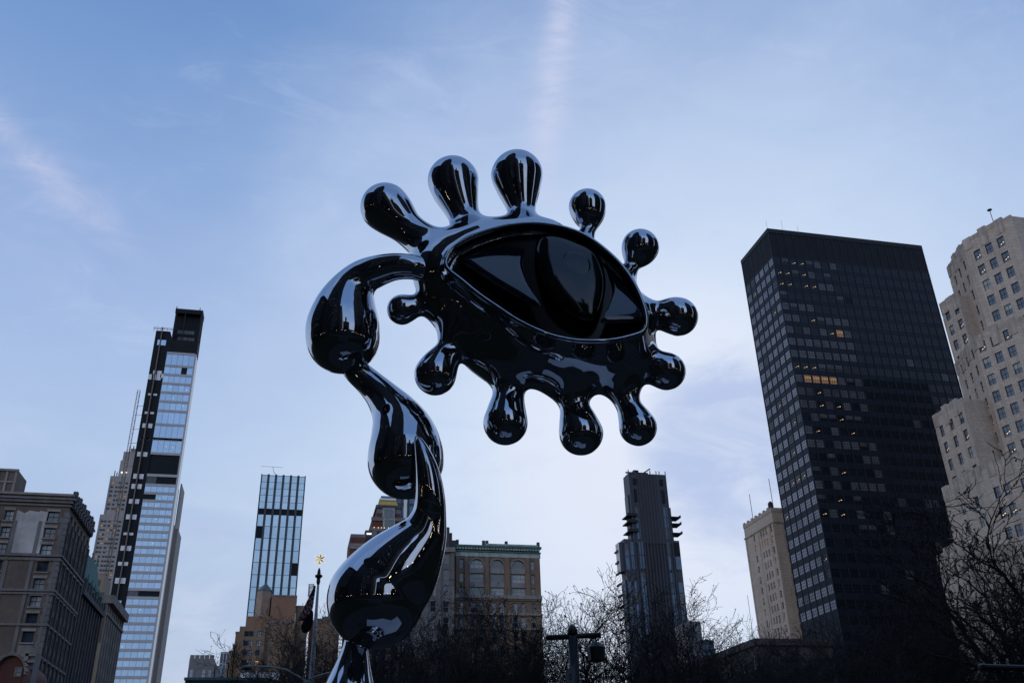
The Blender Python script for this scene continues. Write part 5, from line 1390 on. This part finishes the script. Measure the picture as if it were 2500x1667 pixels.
# the splash disc
ca_, sa_ = math.cos(math.radians(-17)), math.sin(math.radians(-17))
cdisc = loc(1308, 748, DH + .05)
xr = (X_ - cdisc[0]) * ca_ + (Z_ - cdisc[2]) * sa_; zr_ = -(X_ - cdisc[0]) * sa_ + (Z_ - cdisc[2]) * ca_; yr = Y_ - cdisc[1]
a_, b_, c_ = 1.66, .50, 1.22
k0 = np.sqrt((xr / a_) ** 2 + (yr / b_) ** 2 + (zr_ / c_) ** 2); k1 = np.sqrt((xr / a_ ** 2) ** 2 + (yr / b_ ** 2) ** 2 + (zr_ / c_ ** 2) ** 2) + 1e-6
disc = k0 * (k0 - 1) / k1
Fd = smin(body, disc, .35).astype(np.float32)
add_chain(Fd, G, lo, H1, chain([(1092, 668, DH - .05, 84), (1150, 640, DH, 92), (1240, 610, DH, 78), (1330, 605, DH, 70)]), .3, .4)
LCH = [chain(l) for l in LASH]
for i, ch in enumerate(LCH): add_chain(Fd, G, lo, H1, ch, .42 if i in (0, 1, 2, 7, 8, 9) else .30, .5)
ARM = chain([(1090, 690, DH - .1, 40), (1040, 662, DH - .25, 31), (1005, 652, DH - .3, 31), (960, 652, DH - .3, 34), (915, 667, DH - .25, 42), (876, 703, DH - .15, 60), (850, 750, DH - .05, 79), (838, 800, DH, 89), (838, 824, DH, 90)])
Fd2 = blur(Fd, 2)
# hollow of the eye
hol = np.maximum(D2 + .045, (Y_ - (YF + .24)) * 1.0); hk = .06
Fd2 = -smin(-Fd2, hol, hk)
V, Qd, Nn = nets(Fd2.astype(np.float32), lo, H1)
lab = np.zeros(len(Qd), int); FC = V[Qd].mean(1)
for i, ch in enumerate(LCH):
    nk = ch[13, :3]; ax = ch[-1, :3] - nk; ax /= np.linalg.norm(ax); r = ch[-1, 3]
    tt = (FC - nk) @ ax; dd = np.linalg.norm(FC - nk - tt[:, None] * ax, axis=1); lab[(tt > 0) & (dd < r * 1.7) & (tt < r * 6)] = i + 1
fd = np.array(poly_sdf(FC[:, [0, 2]][None].astype(np.float32), eye2.astype(np.float32)))[0]
lab[(fd < -.085) & (FC[:, 1] < YF + .32) & (lab == 0)] = 99
link('eye_body', np_mesh('eye_body', V, Qd[lab == 0], Nn, 'chrome'), SCU, (0, 0, C0[2]))
link('eye_recess', np_mesh('eye_recess', V, Qd[lab == 99], Nn, 'lens_dark'), SCU, (0, 0, C0[2]))
for i in range(12):
    if (lab == i + 1).any(): link('lash_drop', np_mesh('lash_drop', V, Qd[lab == i + 1], Nn, 'chrome'), SCU, (0, 0, C0[2]))
del G, Fd, Fd2, body, disc, X_, Y_, Z_, xr, zr_, yr, k0, k1, dxy, dyy, tb


def drop_part(name, nodes, h=.022, bl=3):
    ch = chain(nodes, 14); l_ = (ch[:, :3] - ch[:, 3:4]).min(0) - .12; u_ = (ch[:, :3] + ch[:, 3:4]).max(0) + .12
    G, n_ = grid(l_, u_, h); Fd = np.full(n_, 9.0, np.float32); add_chain(Fd, G, l_, h, ch, 0, .12); Fd = np.minimum(Fd, .3)
    V, Q_, Nn = nets(blur(Fd, bl), l_, h); return link(name, np_mesh(name, V, Q_, Nn, 'chrome'), SCU, (0, 0, C0[2]))


def add_part(name, ch_nodes, **k): return drop_part(name, ch_nodes, **k)


add_part('stem_drop', [(1070, 676, DH - .1, 34), (1040, 662, DH - .28, 30), (1005, 652, DH - .33, 31), (960, 652, DH - .33, 34), (916, 664, DH - .27, 40), (884, 680, DH - .18, 45), (857, 713, DH - .1, 56), (843, 757, DH - .04, 75), (838, 798, DH, 89), (838, 824, DH, 90)])
add_part('stem_drop', [(846, 870, DH + .2, 24), (868, 903, DH + .2, 31), (906, 938, DH + .2, 35), (938, 972, DH + .19, 43), (970, 1018, DH + .15, 60), (987, 1066, DH + .12, 80), (991, 1105, DH + .1, 91), (991, 1125, DH + .1, 93)])
add_part('stem_drop', [(1013, 1056, DH - .48, 2), (1022, 1078, DH - .5, 13), (1034, 1115, DH - .5, 23), (1045, 1165, DH - .45, 32), (1050, 1215, DH - .38, 37), (1047, 1262, DH - .28, 43), (1030, 1313, DH - .18, 60), (1000, 1355, DH - .1, 82), (963, 1402, DH - .03, 104), (930, 1440, DH, 113), (917, 1461, DH, 118)])
gl = [(868, 1530, DH + .2, 22), (868, 1565, DH + .2, 28), (865, 1600, DH + .2, 35), (858, 1650, DH + .2, 49), (850, 1710, DH + .15, 68), (842, 1780, DH + .1, 86), (838, 1850, DH + .05, 94)]
add_part('stem_drop', gl)
bz_ = loc(838, 1850, DH + .05); mb = MB(); mb.lathe((bz_[0], bz_[1], 0), [(1.5, .192), (1.5, .24), (1.0, .28), (.7, .45), (.55, .8), (.55, 1.2), (.6, float(bz_[2] + C0[2]) - .1)], 48); mb.build('foot', 'chrome', SCU, smooth=True)
PL = thing('plinth', 'pale angular platform under the chrome stem, mirrored in the underside of every drop', 'plinth'); PL.location = (C0[0], C0[1], 0); PL.rotation_euler = (0, 0, YAW + .3)
mb = MB(); mb.prism([(-3.8, -1.6), (-1.2, -2.3), (.4, -1.5), (2.2, -1.9), (2.6, .6), (.9, 1.5), (-.6, 1.1), (-2.6, 1.7)], .125, .19); mb.build('platform_slab', 'band', PL)

# eyeball pieces set in the hollow


def dome(name, pts2, yb, hgt, mat, power=4.0, rings=14, tilt=(0, 0), curve=0.0, parent=SCU):
    P = np.array([loc(x, y, DF + .1) for x, y in pts2])[:, [0, 2]]; P = smooth_loop(P, 4); c = P.mean(0); n = len(P); V = []; Nn = None
    ec = eye2.mean(0)
    for k in range(rings + 1):
        s = 1 - (1 - k / rings) ** 1.0 if k else 0.0; s = k / rings
        rr_ = 1 - s ** 1
        rr_ = math.cos(s * math.pi / 2) if s < 1 else 0.0
        q = c + (P - c) * rr_; hh = hgt * (1 - rr_ ** power) ** (1 / 2.0)
        y = yb - hh - curve * (1 - ((q - ec) ** 2).sum(1) / 2.5) + tilt[0] * (q[:, 0] - c[0]) + tilt[1] * (q[:, 1] - c[1])
        V += [(a, yy, b) for (a, b), yy in zip(q, y)]
    V = np.array(V); Q_ = []
    for k in range(rings):
        for j in range(n): Q_.append((k * n + j, (k + 1) * n + j, (k + 1) * n + (j + 1) % n, k * n + (j + 1) % n))
    ar = np.sum(P[:, 0] * np.roll(P[:, 1], -1) - np.roll(P[:, 0], -1) * P[:, 1])
    if ar > 0: Q_ = [q[::-1] for q in Q_]
    me = bpy.data.meshes.new(name); me.from_pydata([tuple(v) for v in V], [], Q_); me.materials.append(M[mat]); me.polygons.foreach_set('use_smooth', [True] * len(Q_)); me.update()
    return link(name, me, parent, (0, 0, C0[2]))


YB = YF + .19
dome('sclera_panel', Z2([(245, 312), (290, 288), (390, 232), (520, 176), (630, 152), (660, 162), (645, 235), (628, 320), (640, 410), (672, 510), (712, 590), (745, 655), (690, 638), (590, 572), (470, 492), (360, 412), (285, 352)]), YB, .09, 'lens', 10.0, tilt=(.10, .34), curve=.04)
dome('sclera_panel', Z2([(1118, 312), (1165, 345), (1235, 425), (1300, 520), (1345, 605), (1362, 655), (1338, 705), (1240, 726), (1095, 742), (1112, 690), (1146, 600), (1170, 500), (1160, 410), (1136, 350)]), YB, .09, 'lens', 10.0, tilt=(.20, .32), curve=.04)
dome('iris', Z2([(705, 240), (730, 180), (790, 155), (870, 168), (950, 200), (1030, 236), (1075, 280), (1100, 340), (1122, 440), (1118, 540), (1090, 640), (1050, 705), (980, 712), (890, 672), (810, 600), (755, 510), (722, 400), (702, 310)]), YB - .02, .12, 'iris', 4.0, tilt=(.05, .12), curve=.12)
pp = [(935 + 98 * math.cos(t), 392 + 92 * math.sin(t)) for t in [i * math.pi / 8 for i in range(16)]]
dome('pupil', Z2(pp), YB - .222, .028, 'iris', 5.0, tilt=(.05, .10))


# ================================================================== TREES
def gen_tree(seed, H=15.0, r0=.28, spread=.62, dens=1.0, balls=0, lean=0.0):
    r = random.Random(seed); segs = []; tips = []

    def grow(p, d, L_, rad, lev):
        steps = max(3, int(L_ / (.55 if lev < 2 else .40 if lev < 3 else .24))); st = L_ / steps; rr_ = rad
        for i in range(steps):
            wob = (.10, .16, .20, .26, .30)[min(lev, 4)]
            d = d + np.array([r.gauss(0, wob), r.gauss(0, wob), r.gauss(0, wob * .8) + (.04 if lev else .0)]); d /= np.linalg.norm(d)
            q = p + d * st; rn = rad * (1 - .72 * (i + 1) / steps); segs.append((p, q, rr_, rn)); p, rr_ = q, rn
            if lev < 4:
                pr = (.0, .70, .84, .74)[lev] * dens
                if lev == 0 and i > steps * .55: pr = .9
                if i > 0 and r.random() < pr:
                    ax = np.array([r.gauss(0, 1), r.gauss(0, 1), r.gauss(0, .5)]); ax -= d * (ax @ d); ax /= np.linalg.norm(ax); an = r.uniform(.42, .98)
                    nd_ = d * math.cos(an) + ax * math.sin(an); nl = L_ * r.uniform(.38, .68) * (1 - .35 * i / steps); grow(p, nd_, nl, rr_ * r.uniform(.5, .72), lev + 1)
        if lev < 3:
            for _ in range(2):
                ax = np.array([r.gauss(0, 1), r.gauss(0, 1), r.gauss(0, .4)]); ax /= np.linalg.norm(ax); nd_ = d + ax * .6; grow(p, nd_ / np.linalg.norm(nd_), L_ * .5, rr_ * .8, lev + 1)
        else: tips.append(p)
    trunkH = H * .30; p = np.zeros(3); d = np.array([lean, 0, 1.0]); n0 = len(segs); rr_ = r0; k = 6
    for i in range(k):
        d = d + np.array([r.gauss(0, .05), r.gauss(0, .05), 0]); d /= np.linalg.norm(d); q = p + d * trunkH / k; rn = r0 * (1 - .25 * (i + 1) / k) * (1.25 if i == 0 else 1); segs.append((p, q, rr_ * (1.3 if i == 0 else 1), rn)); p, rr_ = q, rn
    nt = len(segs); nl = r.randint(4, 5)
    for j in range(nl):
        an = 2 * math.pi * j / nl + r.uniform(-.4, .4); s = spread * r.uniform(.5, 1.25) * (0.3 if j == 0 else 1); d = np.array([math.cos(an) * s, math.sin(an) * s, 1.0]); d /= np.linalg.norm(d); grow(p, d, H * r.uniform(.46, .60), rr_ * r.uniform(.55, .75), 1)
    top = max(s_[1][2] for s_ in segs); f = H / top
    segs = [(a * f, b * f, ra, rb) for a, b, ra, rb in segs]
    return segs[:nt], segs[nt:], [t * f for t in tips]


def seg_mesh(name, segs, mat, n=3, rmin=.011, extra=None):
    P0 = np.array([s[0] for s in segs]); P1 = np.array([s[1] for s in segs]); R0 = np.maximum([s[2] for s in segs], rmin); R1 = np.maximum([s[3] for s in segs], rmin * .7)
    D = P1 - P0; D /= np.linalg.norm(D, axis=1)[:, None]; A = np.cross(D, np.array([.3, .5, .8])); A /= np.linalg.norm(A, axis=1)[:, None]; B_ = np.cross(D, A)
    V = np.zeros((len(segs), 2 * n, 3)); P1 = P1 + D * (R1 * .3)[:, None]
    for j in range(n):
        t = 2 * math.pi * j / n; o = A * math.cos(t) + B_ * math.sin(t); V[:, j] = P0 + o * R0[:, None]; V[:, n + j] = P1 + o * R1[:, None]
    base_ = np.arange(len(segs))[:, None] * 2 * n; Q_ = []
    for j in range(n): j2 = (j + 1) % n; Q_.append(np.stack([base_[:, 0] + j, base_[:, 0] + j2, base_[:, 0] + n + j2, base_[:, 0] + n + j], 1))
    Q_ = np.vstack(Q_); V = V.reshape(-1, 3)
    if extra is not None and len(extra):
        e = np.array(extra); o = np.array([(0, 0, -.05), (.045, 0, 0), (0, .045, 0), (-.045, 0, 0), (0, -.045, 0), (0, 0, .05)]); VE = (e[:, None] + o[None]).reshape(-1, 3); bi = len(V) + np.arange(len(e))[:, None] * 6
        fs = [(0, 2, 1, 1), (0, 3, 2, 2), (0, 4, 3, 3), (0, 1, 4, 4), (5, 1, 2, 2), (5, 2, 3, 3), (5, 3, 4, 4), (5, 4, 1, 1)]
        tr = np.vstack([np.stack([bi[:, 0] + a for a in f[:3]], 1) for f in fs]); V = np.vstack([V, VE])
    else: tr = np.zeros((0, 3), int)
    me = bpy.data.meshes.new(name); me.vertices.add(len(V)); me.vertices.foreach_set('co', V.astype(np.float32).ravel()); nl = Q_.size + tr.size; me.loops.add(nl)
    me.loops.foreach_set('vertex_index', np.concatenate([Q_.ravel(), tr.ravel()]).astype(np.int32)); me.polygons.add(len(Q_) + len(tr))
    me.polygons.foreach_set('loop_start', np.concatenate([np.arange(len(Q_)) * 4, Q_.size + np.arange(len(tr)) * 3]).astype(np.int32)); me.update(calc_edges=True)
    me.polygons.foreach_set('use_smooth', [True] * (len(Q_) + len(tr))); me.materials.append(M[mat]); return me


TV = []
for k, (sd_, sp_, dn, H_) in enumerate(((11, .60, 1.0, 15), (23, .75, 1.0, 15), (37, .50, 1.1, 15), (58, .85, .95, 15), (71, .55, 1.05, 15))):
    tr_, cr_, tp_ = gen_tree(sd_, H_, .32, sp_, dn); TV.append((seg_mesh('trunk', tr_, 'bark' if k % 2 else 'bark2', 7, .05), seg_mesh('crown', cr_, 'bark2' if k % 3 else 'bark', 3, .0125, tp_[::5])))
TRL = []


def tree(px, pyt, D, var, label, grp='bare park trees', rz=None, wide=1.0):
    top = atD(px, pyt, D); H_ = top[2]; s = H_ / 15.0; o = thing('bare_tree', label, 'tree', grp); o.location = (top[0], top[1], .1); o.rotation_euler = (0, 0, rz if rz is not None else random.uniform(0, 6.28)); o.scale = (s * wide, s * wide, s)
    link('trunk', TV[var][0], o); link('crown', TV[var][1], o); TRL.append(o); return o


G_ = 'bare trees across the park'
far = 'bare dark tree in the tangle of trees along the far side of the park'
TT = [(700, 1575, 92, 0), (705, 1525, 98, 1), (765, 1490, 88, 2), (815, 1500, 80, 3), (985, 1470, 78, 4), (1035, 1440, 62, 0), (1085, 1425, 70, 1), (1150, 1450, 58, 2), (1205, 1455, 72, 3),
      (1255, 1475, 62, 4), (1300, 1500, 80, 0), (1100, 1500, 45, 3), (1200, 1510, 48, 1), (985, 1540, 50, 2), (1345, 1395, 62, 1), (1400, 1440, 80, 3), (1610, 1430, 66, 2), (1560, 1445, 84, 0), (1665, 1500, 84, 4),
      (1745, 1560, 105, 1), (1800, 1540, 100, 2), (1870, 1530, 88, 0), (1940, 1520, 74, 3), (2005, 1490, 66, 4), (2070, 1460, 60, 1), (2140, 1425, 56, 2), (2210, 1450, 52, 0), (2110, 1530, 46, 3), (2250, 1540, 44, 2), (1990, 1560, 50, 1), (900, 1560, 60, 1), (1320, 1540, 50, 2), (1850, 1590, 60, 4),
      (940, 1570, 44, 4), (1040, 1545, 42, 0), (1150, 1550, 40, 2), (1255, 1560, 42, 1), (1010, 1500, 55, 3), (2040, 1560, 40, 0), (2170, 1520, 38, 3), (2260, 1500, 40, 4), (1920, 1585, 48, 2), (1780, 1600, 55, 1), (1700, 1610, 60, 3), (840, 1590, 50, 0)]
TL = {(700, 1575): 'leftmost bare tree, small and dark, in front of the stepped brown brick building', (705, 1525): 'bare tree just left of the flagpole', (765, 1490): 'bare tree between the flagpole and the chrome stem',
      (1345, 1395): 'bare twiggy tree at the right corner of the arched loft', (1400, 1440): 'bare tree right behind the T shaped post', (1610, 1430): 'bare tree in front of the slim terraced tower', (1745, 1560): 'bare tree poking above the low courthouse roof line'}
ZN = [(0, 900, 'below the stepped brown brick building'), (900, 1075, 'below the grey stone loft'), (1075, 1325, 'in front of the arched loft building'), (1325, 1480, 'behind the T shaped post'),
      (1480, 1690, 'in front of the slim terraced tower'), (1690, 1960, 'in front of the low courthouse'), (1960, 2130, 'at the foot of the black slab'), (2130, 2300, 'between the black slab and the cream tower')]
RK = ['nearest', 'second nearest', 'third nearest', 'fourth nearest', 'fifth nearest', 'sixth nearest', 'seventh nearest', 'eighth nearest', 'ninth nearest', 'farthest']
for z0_, z1_, zn in ZN:
    mem = sorted([a for a in TT if z0_ <= a[0] < z1_ and a[:2] not in TL], key=lambda a: a[2])
    for i, a in enumerate(mem): TL[a[:2]] = RK[i] + ' of the plain bare trees ' + zn
for a_ in TT: tree(*a_, TL[a_[:2]], 'bare trees across the park')
tr_, cr_, tp_ = gen_tree(104, 15, .22, .55, 1.15); TV.append((seg_mesh('trunk', tr_, 'bark2', 9, .05), seg_mesh('crown', cr_, 'bark2', 4, .013, tp_[::4])))
tr_, cr_, tp_ = gen_tree(131, 15, .38, .52, .78); TV.append((seg_mesh('trunk', tr_, 'bark2', 9, .05), seg_mesh('crown', cr_, 'bark2', 4, .017, tp_[::2])))
tree(1500, 1385, 42, 5, 'bare tree with a fan of dark branches, left of the slim terraced tower', rz=.6)
tree(2430, 1150, 40, 6, 'large bare tree with seed balls in front of the cream stepped tower', rz=1.0, wide=1.1)
tree(2540, 1290, 34, 5, 'bare tree leaning in from the right edge in front of the cream tower', rz=2.2)
tree(2330, 1400, 48, 4, 'bare tree left of the large seed-ball tree, against the black slab', rz=4.0)

# ================================================================== FLAGPOLE, FLAGS, LAMPS
FP = thing('flagpole', 'tall pale flagpole with a lit gold star on its tip, left of the chrome stem', 'flagpole')
FD = 72.0; b0 = atD(757, 1667, FD); k0_ = atD(778, 1408, FD); tp0 = atD(784, 1345, FD); bx_, by_ = k0_[0], k0_[1]; zk_ = k0_[2]; zt_ = tp0[2]
mb = MB(); mb.lathe((bx_, by_, 0), [(.8, .1), (.75, .8), (.36, 1.2), (.28, 4), (.24, zk_ * .55), (.15, zk_ * .75), (.09, zk_ - .6)], 14); mb.build('pole', 'pole', FP, smooth=True)
mb = MB(); mb.lathe((bx_, by_, zk_ - .6), [(.09, 0), (.15, .2), (.14, .5), (.27, .6), (.30, .72), (.14, .82), (.11, 1.1), (.05, 1.3)], 12); mb.build('green_capital', 'green_iron', FP)
mb = MB(); mb.tube([(bx_, by_, zk_ + 1.1), (bx_, by_, zt_ - 1.0)], .06, 6); mb.build('spire', 'pole', FP)
cz0 = atD(783, 1364, FD)[2]; mb = MB(); RXv = RT.copy(); RXv[2] = 0; RXv /= np.linalg.norm(RXv); HB = -HD
cen_ = np.array([bx_, by_, cz0]); star = []
for i in range(12):
    t = math.pi / 2 + math.pi * i / 6; rs = (.42 if i % 2 == 0 else .20); star.append(cen_ + RXv * rs * math.cos(t) + np.array([0, 0, 1]) * rs * math.sin(t))
for i in range(12):
    a_, b_ = star[i], star[(i + 1) % 12]
    for sg in (1, -1):
        t3 = [a_, b_, cen_ + HB * .2 * sg]; mb.poly(t3 if sg > 0 else t3[::-1], i % 2)
for i in range(6):
    s_ = star[2 * i]; mb.lathe(s_ + (s_ - cen_) * .12, [(.02, -.06), (.06, 0), (.02, .06)], 6, 0)
mb.build('star', ['lit_star', 'gold'], FP)
LDR = MB()
lz0, lz1 = atD(771, 1455, FD)[2], atD(771, 1424, FD)[2]
o_ = np.array([bx_, by_, 0]) - RXv * .16
for q in (-.55, -.18): LDR.tube([o_ + RXv * q + V3(0, 0, lz0), o_ + RXv * q + V3(0, 0, lz1)], .03, 4)
for i in range(10): z = lz0 + (lz1 - lz0) * i / 9.5; LDR.tube([o_ + RXv * -.55 + V3(0, 0, z), o_ + RXv * -.18 + V3(0, 0, z)], .03, 4)
LDR.build('ladder', 'pole', FP)
mb = MB(); mb.tube([V3(bx_, by_, zk_ - .7) - RXv * .3, V3(bx_, by_, zk_ - .7) - RXv * .65, V3(bx_, by_, atD(740, 1550, FD)[2]) - RXv * .5], .018, 4); mb.build('halyard', 'pole', FP)


def cloth(name, label, pts, wid, mats, pick, cat='flag', fold=.13):
    """a limp flag: rows of folds hanging from the halyard"""
    nr, nc = len(pts), 13; V = []; Fc = []; Mi = []
    for i, (px, py) in enumerate(pts):
        c = atD(px, py, FD - .5)
        for j in range(nc):
            s = j / (nc - 1) - .5; t = i / (nr - 1)
            V.append(tuple(c + RXv * s * wid[i] - HD * fold * math.sin(j * 2.1 + i * .35) * (0.4 + t)))
    for i in range(nr - 1):
        for j in range(nc - 1): Fc.append((i * nc + j, i * nc + j + 1, (i + 1) * nc + j + 1, (i + 1) * nc + j)); Mi.append(pick(i, j))
    me = bpy.data.meshes.new(name); me.from_pydata(V, [], Fc)
    for k in mats: me.materials.append(M[k])
    me.polygons.foreach_set('material_index', Mi); me.polygons.foreach_set('use_smooth', [True] * len(Fc)); me.update()
    o = link(name, me); s = o.modifiers.new('thick', 'SOLIDIFY'); s.thickness = .02; return tag(o, label, cat)


fpts = [(769 - 1.0 * i - (0.06 * i * i), 1429 + 5.0 * i) for i in range(18)]
cloth('national_flag', 'limp striped flag with red, white and blue folds hanging on the flagpole', fpts, [.12 + .055 * i if i < 14 else .85 - .10 * (i - 13) for i in range(18)], ['flag_red', 'flag_white', 'flag_blue'], lambda i, j: 2 if (i < 5 and j < 9) else (0 if ((i * 2 + (j if i > 7 else j // 3)) // 2) % 2 else 1))
bpts = [(759 - 1.05 * i - .04 * i * i, 1490 + 5.4 * i) for i in range(11)]
cloth('black_flag', 'limp black flag hanging below the striped flag', bpts, [.3, .45, .55, .62, .68, .75, .8, .82, .75, .6, .25], ['flag_black'], lambda i, j: 0)

t = thing('double_arm_street_lamp', 'grey street lamp with two long curved arms at the foot of the flagpole', 'street lamp')
LD = 46.0; base = atD(747, 1662, LD); zt_ = base[2]; mb = MB(); mb.lathe((base[0], base[1], 0), [(.22, .1), (.2, .9), (.12, 1.1), (.08, zt_)], 10); mb.build('pole', 'pole', t)
mb = MB(); arm = [atD(x, y, LD) for x, y in ((747, 1662), (732, 1652), (700, 1634), (665, 1627), (603, 1625))]; mb.tube(arm, .05, 6); mb.build('arm', 'pole', t)
mb = MB(); arm2 = [atD(x, y, LD) for x, y in ((747, 1662), (765, 1652), (800, 1642), (850, 1636))]; mb.tube(arm2, .05, 6); mb.build('arm', 'pole', t)
for a_ in (arm[-1], arm2[-1]):
    mb = MB(); mb.lathe((a_[0], a_[1], a_[2] - .16), [(.12, 0), (.3, .03), (.26, .12), (.1, .17)], 10); mb.build('lamp_head', 'lamp_iron', t)

t = thing('t_shaped_post', 'dark post with a horizontal bar, round cap, grey sign and hanging lantern', 'street pole')
PD = 15.0; c = atD(1398, 1552, PD); Rl = np.array([math.cos(YAW), math.sin(YAW), 0]); zb_ = c[2]
mb = MB(); mb.lathe((c[0], c[1], 0), [(.16, .12), (.15, .6), (.09, .7), (.078, zb_)], 14); mb.build('pole', 'lamp_iron', t, smooth=True)
l_, r_ = atD(1333, 1556, PD), atD(1467, 1549, PD); mb = MB(); mb.tube([l_, r_], .042, 12); mb.build('cross_bar', 'lamp_iron', t, smooth=True)
mb = MB(); mb.lathe((c[0], c[1], zb_ + .04), [(.08, 0), (.085, .05), (.06, .10), (.02, .14)], 14); mb.build('cap', 'lamp_iron', t)
q = atD(1456, 1593, PD + .15); mb = MB(); mb.lathe((q[0], q[1], q[2] - .14), [(.06, 0), (.13, .03), (.15, .22), (.07, .30)], 12); mb.tube([(q[0], q[1], q[2] + .14), (q[0], q[1], zb_)], .012, 5); mb.build('hanging_lantern', 'lamp_iron', t)
sg = [atD(x, y, PD - .14) for x, y in ((1381, 1636), (1404, 1618), (1404, 1700), (1381, 1700))]; mb = MB(); mb.poly(sg[::-1]); mb.poly([p + HD * .012 for p in sg])
for i in range(4): mb.quad(sg[i], sg[(i + 1) % 4], sg[(i + 1) % 4] + HD * .012, sg[i] + HD * .012)
sgn = mb.build('sign_plate', 'sign', t)
mb = MB(); rg_ = []
for i in range(16):
    a_ = 2 * math.pi * i / 16; rg_.append((atD(1392.5 + 3.2 * math.cos(a_), 1651 + 8 * math.sin(a_), PD - .146), atD(1392.5 + 1.4 * math.cos(a_), 1651 + 5 * math.sin(a_), PD - .146)))
for i in range(16): a_, b_ = rg_[i], rg_[(i + 1) % 16]; mb.quad(a_[0], b_[0], b_[1], a_[1]); 
mb.build('printed_symbol', 'lamp_iron', sgn)

t = thing('horizontal_lamp_arm', 'dark lamp post with a level arm entering at the lower right edge', 'street lamp')
HDs = 20.0; l_, r_ = atD(2400, 1627, HDs), atD(2640, 1634, HDs); mb = MB(); mb.tube([l_, r_], .06, 8); mb.build('arm', 'lamp_iron', t)
mb = MB(); mb.lathe((r_[0], r_[1], 0), [(.14, .1), (.1, .8), (.08, r_[2] + .2)], 10); mb.build('pole', 'lamp_iron', t)
mb = MB(); mb.lathe((l_[0], l_[1], l_[2] - .05), [(.03, 0), (.10, .02), (.10, .08), (.04, .12)], 10); mb.build('lamp_head', 'lamp_iron', t)

# ================================================================== THE CITY BEHIND THE CAMERA (seen in the chrome)
BH = [('added_dark_block', 'unseen tall dark block added behind the viewer to give the big black reflection in every drop', -62, -17, -48, -9, 165, 'stone_dark_mirror'),  # unseen block, added and shaped for the black reflection in the chrome
      ('west_side_block', 'grey block on the west side of the park, mirrored in the chrome', -110, -63, -40, 44, 78, 'stone_dark_mirror'),
      ('west_corner_block', 'brown block on the south-west corner of the park, mirrored in the chrome', -120, -66, -120, -50, 88, 'brick_brown'),
      ('south_stone_block', 'stone block south of the park, mirrored in the chrome', -10, 30, -140, -112, 60, 'stone_dark_mirror'),
      ('south_slim_tower', 'slim stone tower far south of the park, mirrored in the gap of sky', 4, 20, -210, -190, 118, 'stone_dark_mirror'),
      ('south_east_tower', 'broad dark tower south-east of the park, mirrored at the right of every drop', 46, 96, -70, -26, 100, 'stone_dark_mirror'),
      ('east_side_block', 'grey stone block on the east side of the park, mirrored in the chrome', 97, 150, -20, 62, 84, 'stone_dark_mirror'),
      ('south_filler_block', 'dark block beyond the tall dark block south of the park, mirrored in chrome', -60, -12, -110, -52, 64, 'brick_brown')]
for nm, lb_, x0, x1, y0, y1, h, mt in BH:
    t = thing(nm, lb_, 'building'); mb = MB(); wins = []
    for (a_, b_) in (((x0, y0), (x1, y0)), ((x1, y0), (x1, y1)), ((x1, y1), (x0, y1)), ((x0, y1), (x0, y0))):
        wl = Wall(a_, b_, 0, h); nc = int(wl.W / 4.6)
        if wl.n @ (np.array([5, 12.0]) - wl.p0) > 0: wins += wl.facade(mb, span(nc, wl.W, 2.0), [(5 + 4.0 * i, 2.3) for i in range(int((h - 6) / 4))], .3)
        else: mb.quad((*a_, 0), (*b_, 0), (*b_, h), (*a_, h))
    mb.poly([(x0, y0, h), (x1, y0, h), (x1, y1, h), (x0, y1, h)]); mb.build('wall', mt, t)
    mb = MB(); mb.box(x0 - .5, x1 + .5, y0 - .5, y1 + .5, h + .01, h + 1.2); mb.box(x0 + 5, x1 - 8, y0 + 5, y1 - 9, h + 1.21, h + 6); mb.build('parapet', mt, t)
    put_windows(t, wins, 'tiny', chooser(h, a=.93, p=.04, w=.015), 0, frame=False)


def street_lamp(x, y, tall=4.2):
    t = thing('street_lamp', 'lit globe lamp by the park paths, mirrored as a point of light in the chrome', 'street lamp', 'globe lamps around the park'); t.location = (x, y, .12); return t


mbp = MB(); mbp.lathe((0, 0, 0), [(.16, 0), (.14, .5), (.06, .7), (.05, 4.0), (.12, 4.1)], 8); LPm = mbp.mesh('pole', 'lamp_iron'); mbg = MB(); mbg.lathe((0, 0, 4.1), [(.05, 0), (.17, .1), (.21, .24), (.17, .38), (.03, .46)], 10); LGm = mbg.mesh('globe', 'lit_street', True)
rl = random.Random(12)
for i in range(26):
    a_ = -math.pi * (i + .5) / 26 + rl.uniform(-.05, .05); R_ = rl.uniform(38, 58); x, y = 4 + R_ * math.cos(a_) * 1.15, 0 + R_ * math.sin(a_) * .48
    t = street_lamp(x, y); link('pole', LPm, t); link('globe', LGm, t)
for i, (x, y) in enumerate(((-66, -20), (100, -30), (-68, -48))):
    t = thing('traffic_signal', ('traffic signal showing red on the west avenue', 'traffic signal showing red on the east avenue', 'traffic signal showing red at the south-west corner')[i], 'traffic light'); t.location = (x, y, 0)
    mb = MB(); mb.tube([(0, 0, 0), (0, 0, 5.2)], .09, 8); mb.build('pole', 'lamp_iron', t); mb = MB(); mb.box(-.2, .2, -.18, .18, 4.2, 5.3); hd = mb.build('signal_head', 'lamp_iron', t)
    mb = MB(); mb.box(-.21, .21, -.19, .19, 4.95, 5.2); mb.build('red_lens', 'lit_red', hd)
# dark winter trees behind the camera
for i, (x, y, v, s) in enumerate(((-22, -8, 0, 1.0), (-34, 6, 1, .9), (20, -14, 2, 1.0), (34, 2, 3, .95), (-14, -22, 4, 1.1), (44, 22, 0, 1.0), (-40, 26, 2, 1.0), (8, -24, 1, .9))):
    o = thing('bare_tree', 'bare park tree beside or behind the viewer, seen only mirrored in the chrome', 'tree', 'bare trees around the viewer'); o.location = (x, y, .1); o.scale = (s, s, s); o.rotation_euler = (0, 0, i * 1.3); link('trunk', TV[v][0], o); link('crown', TV[v][1], o)
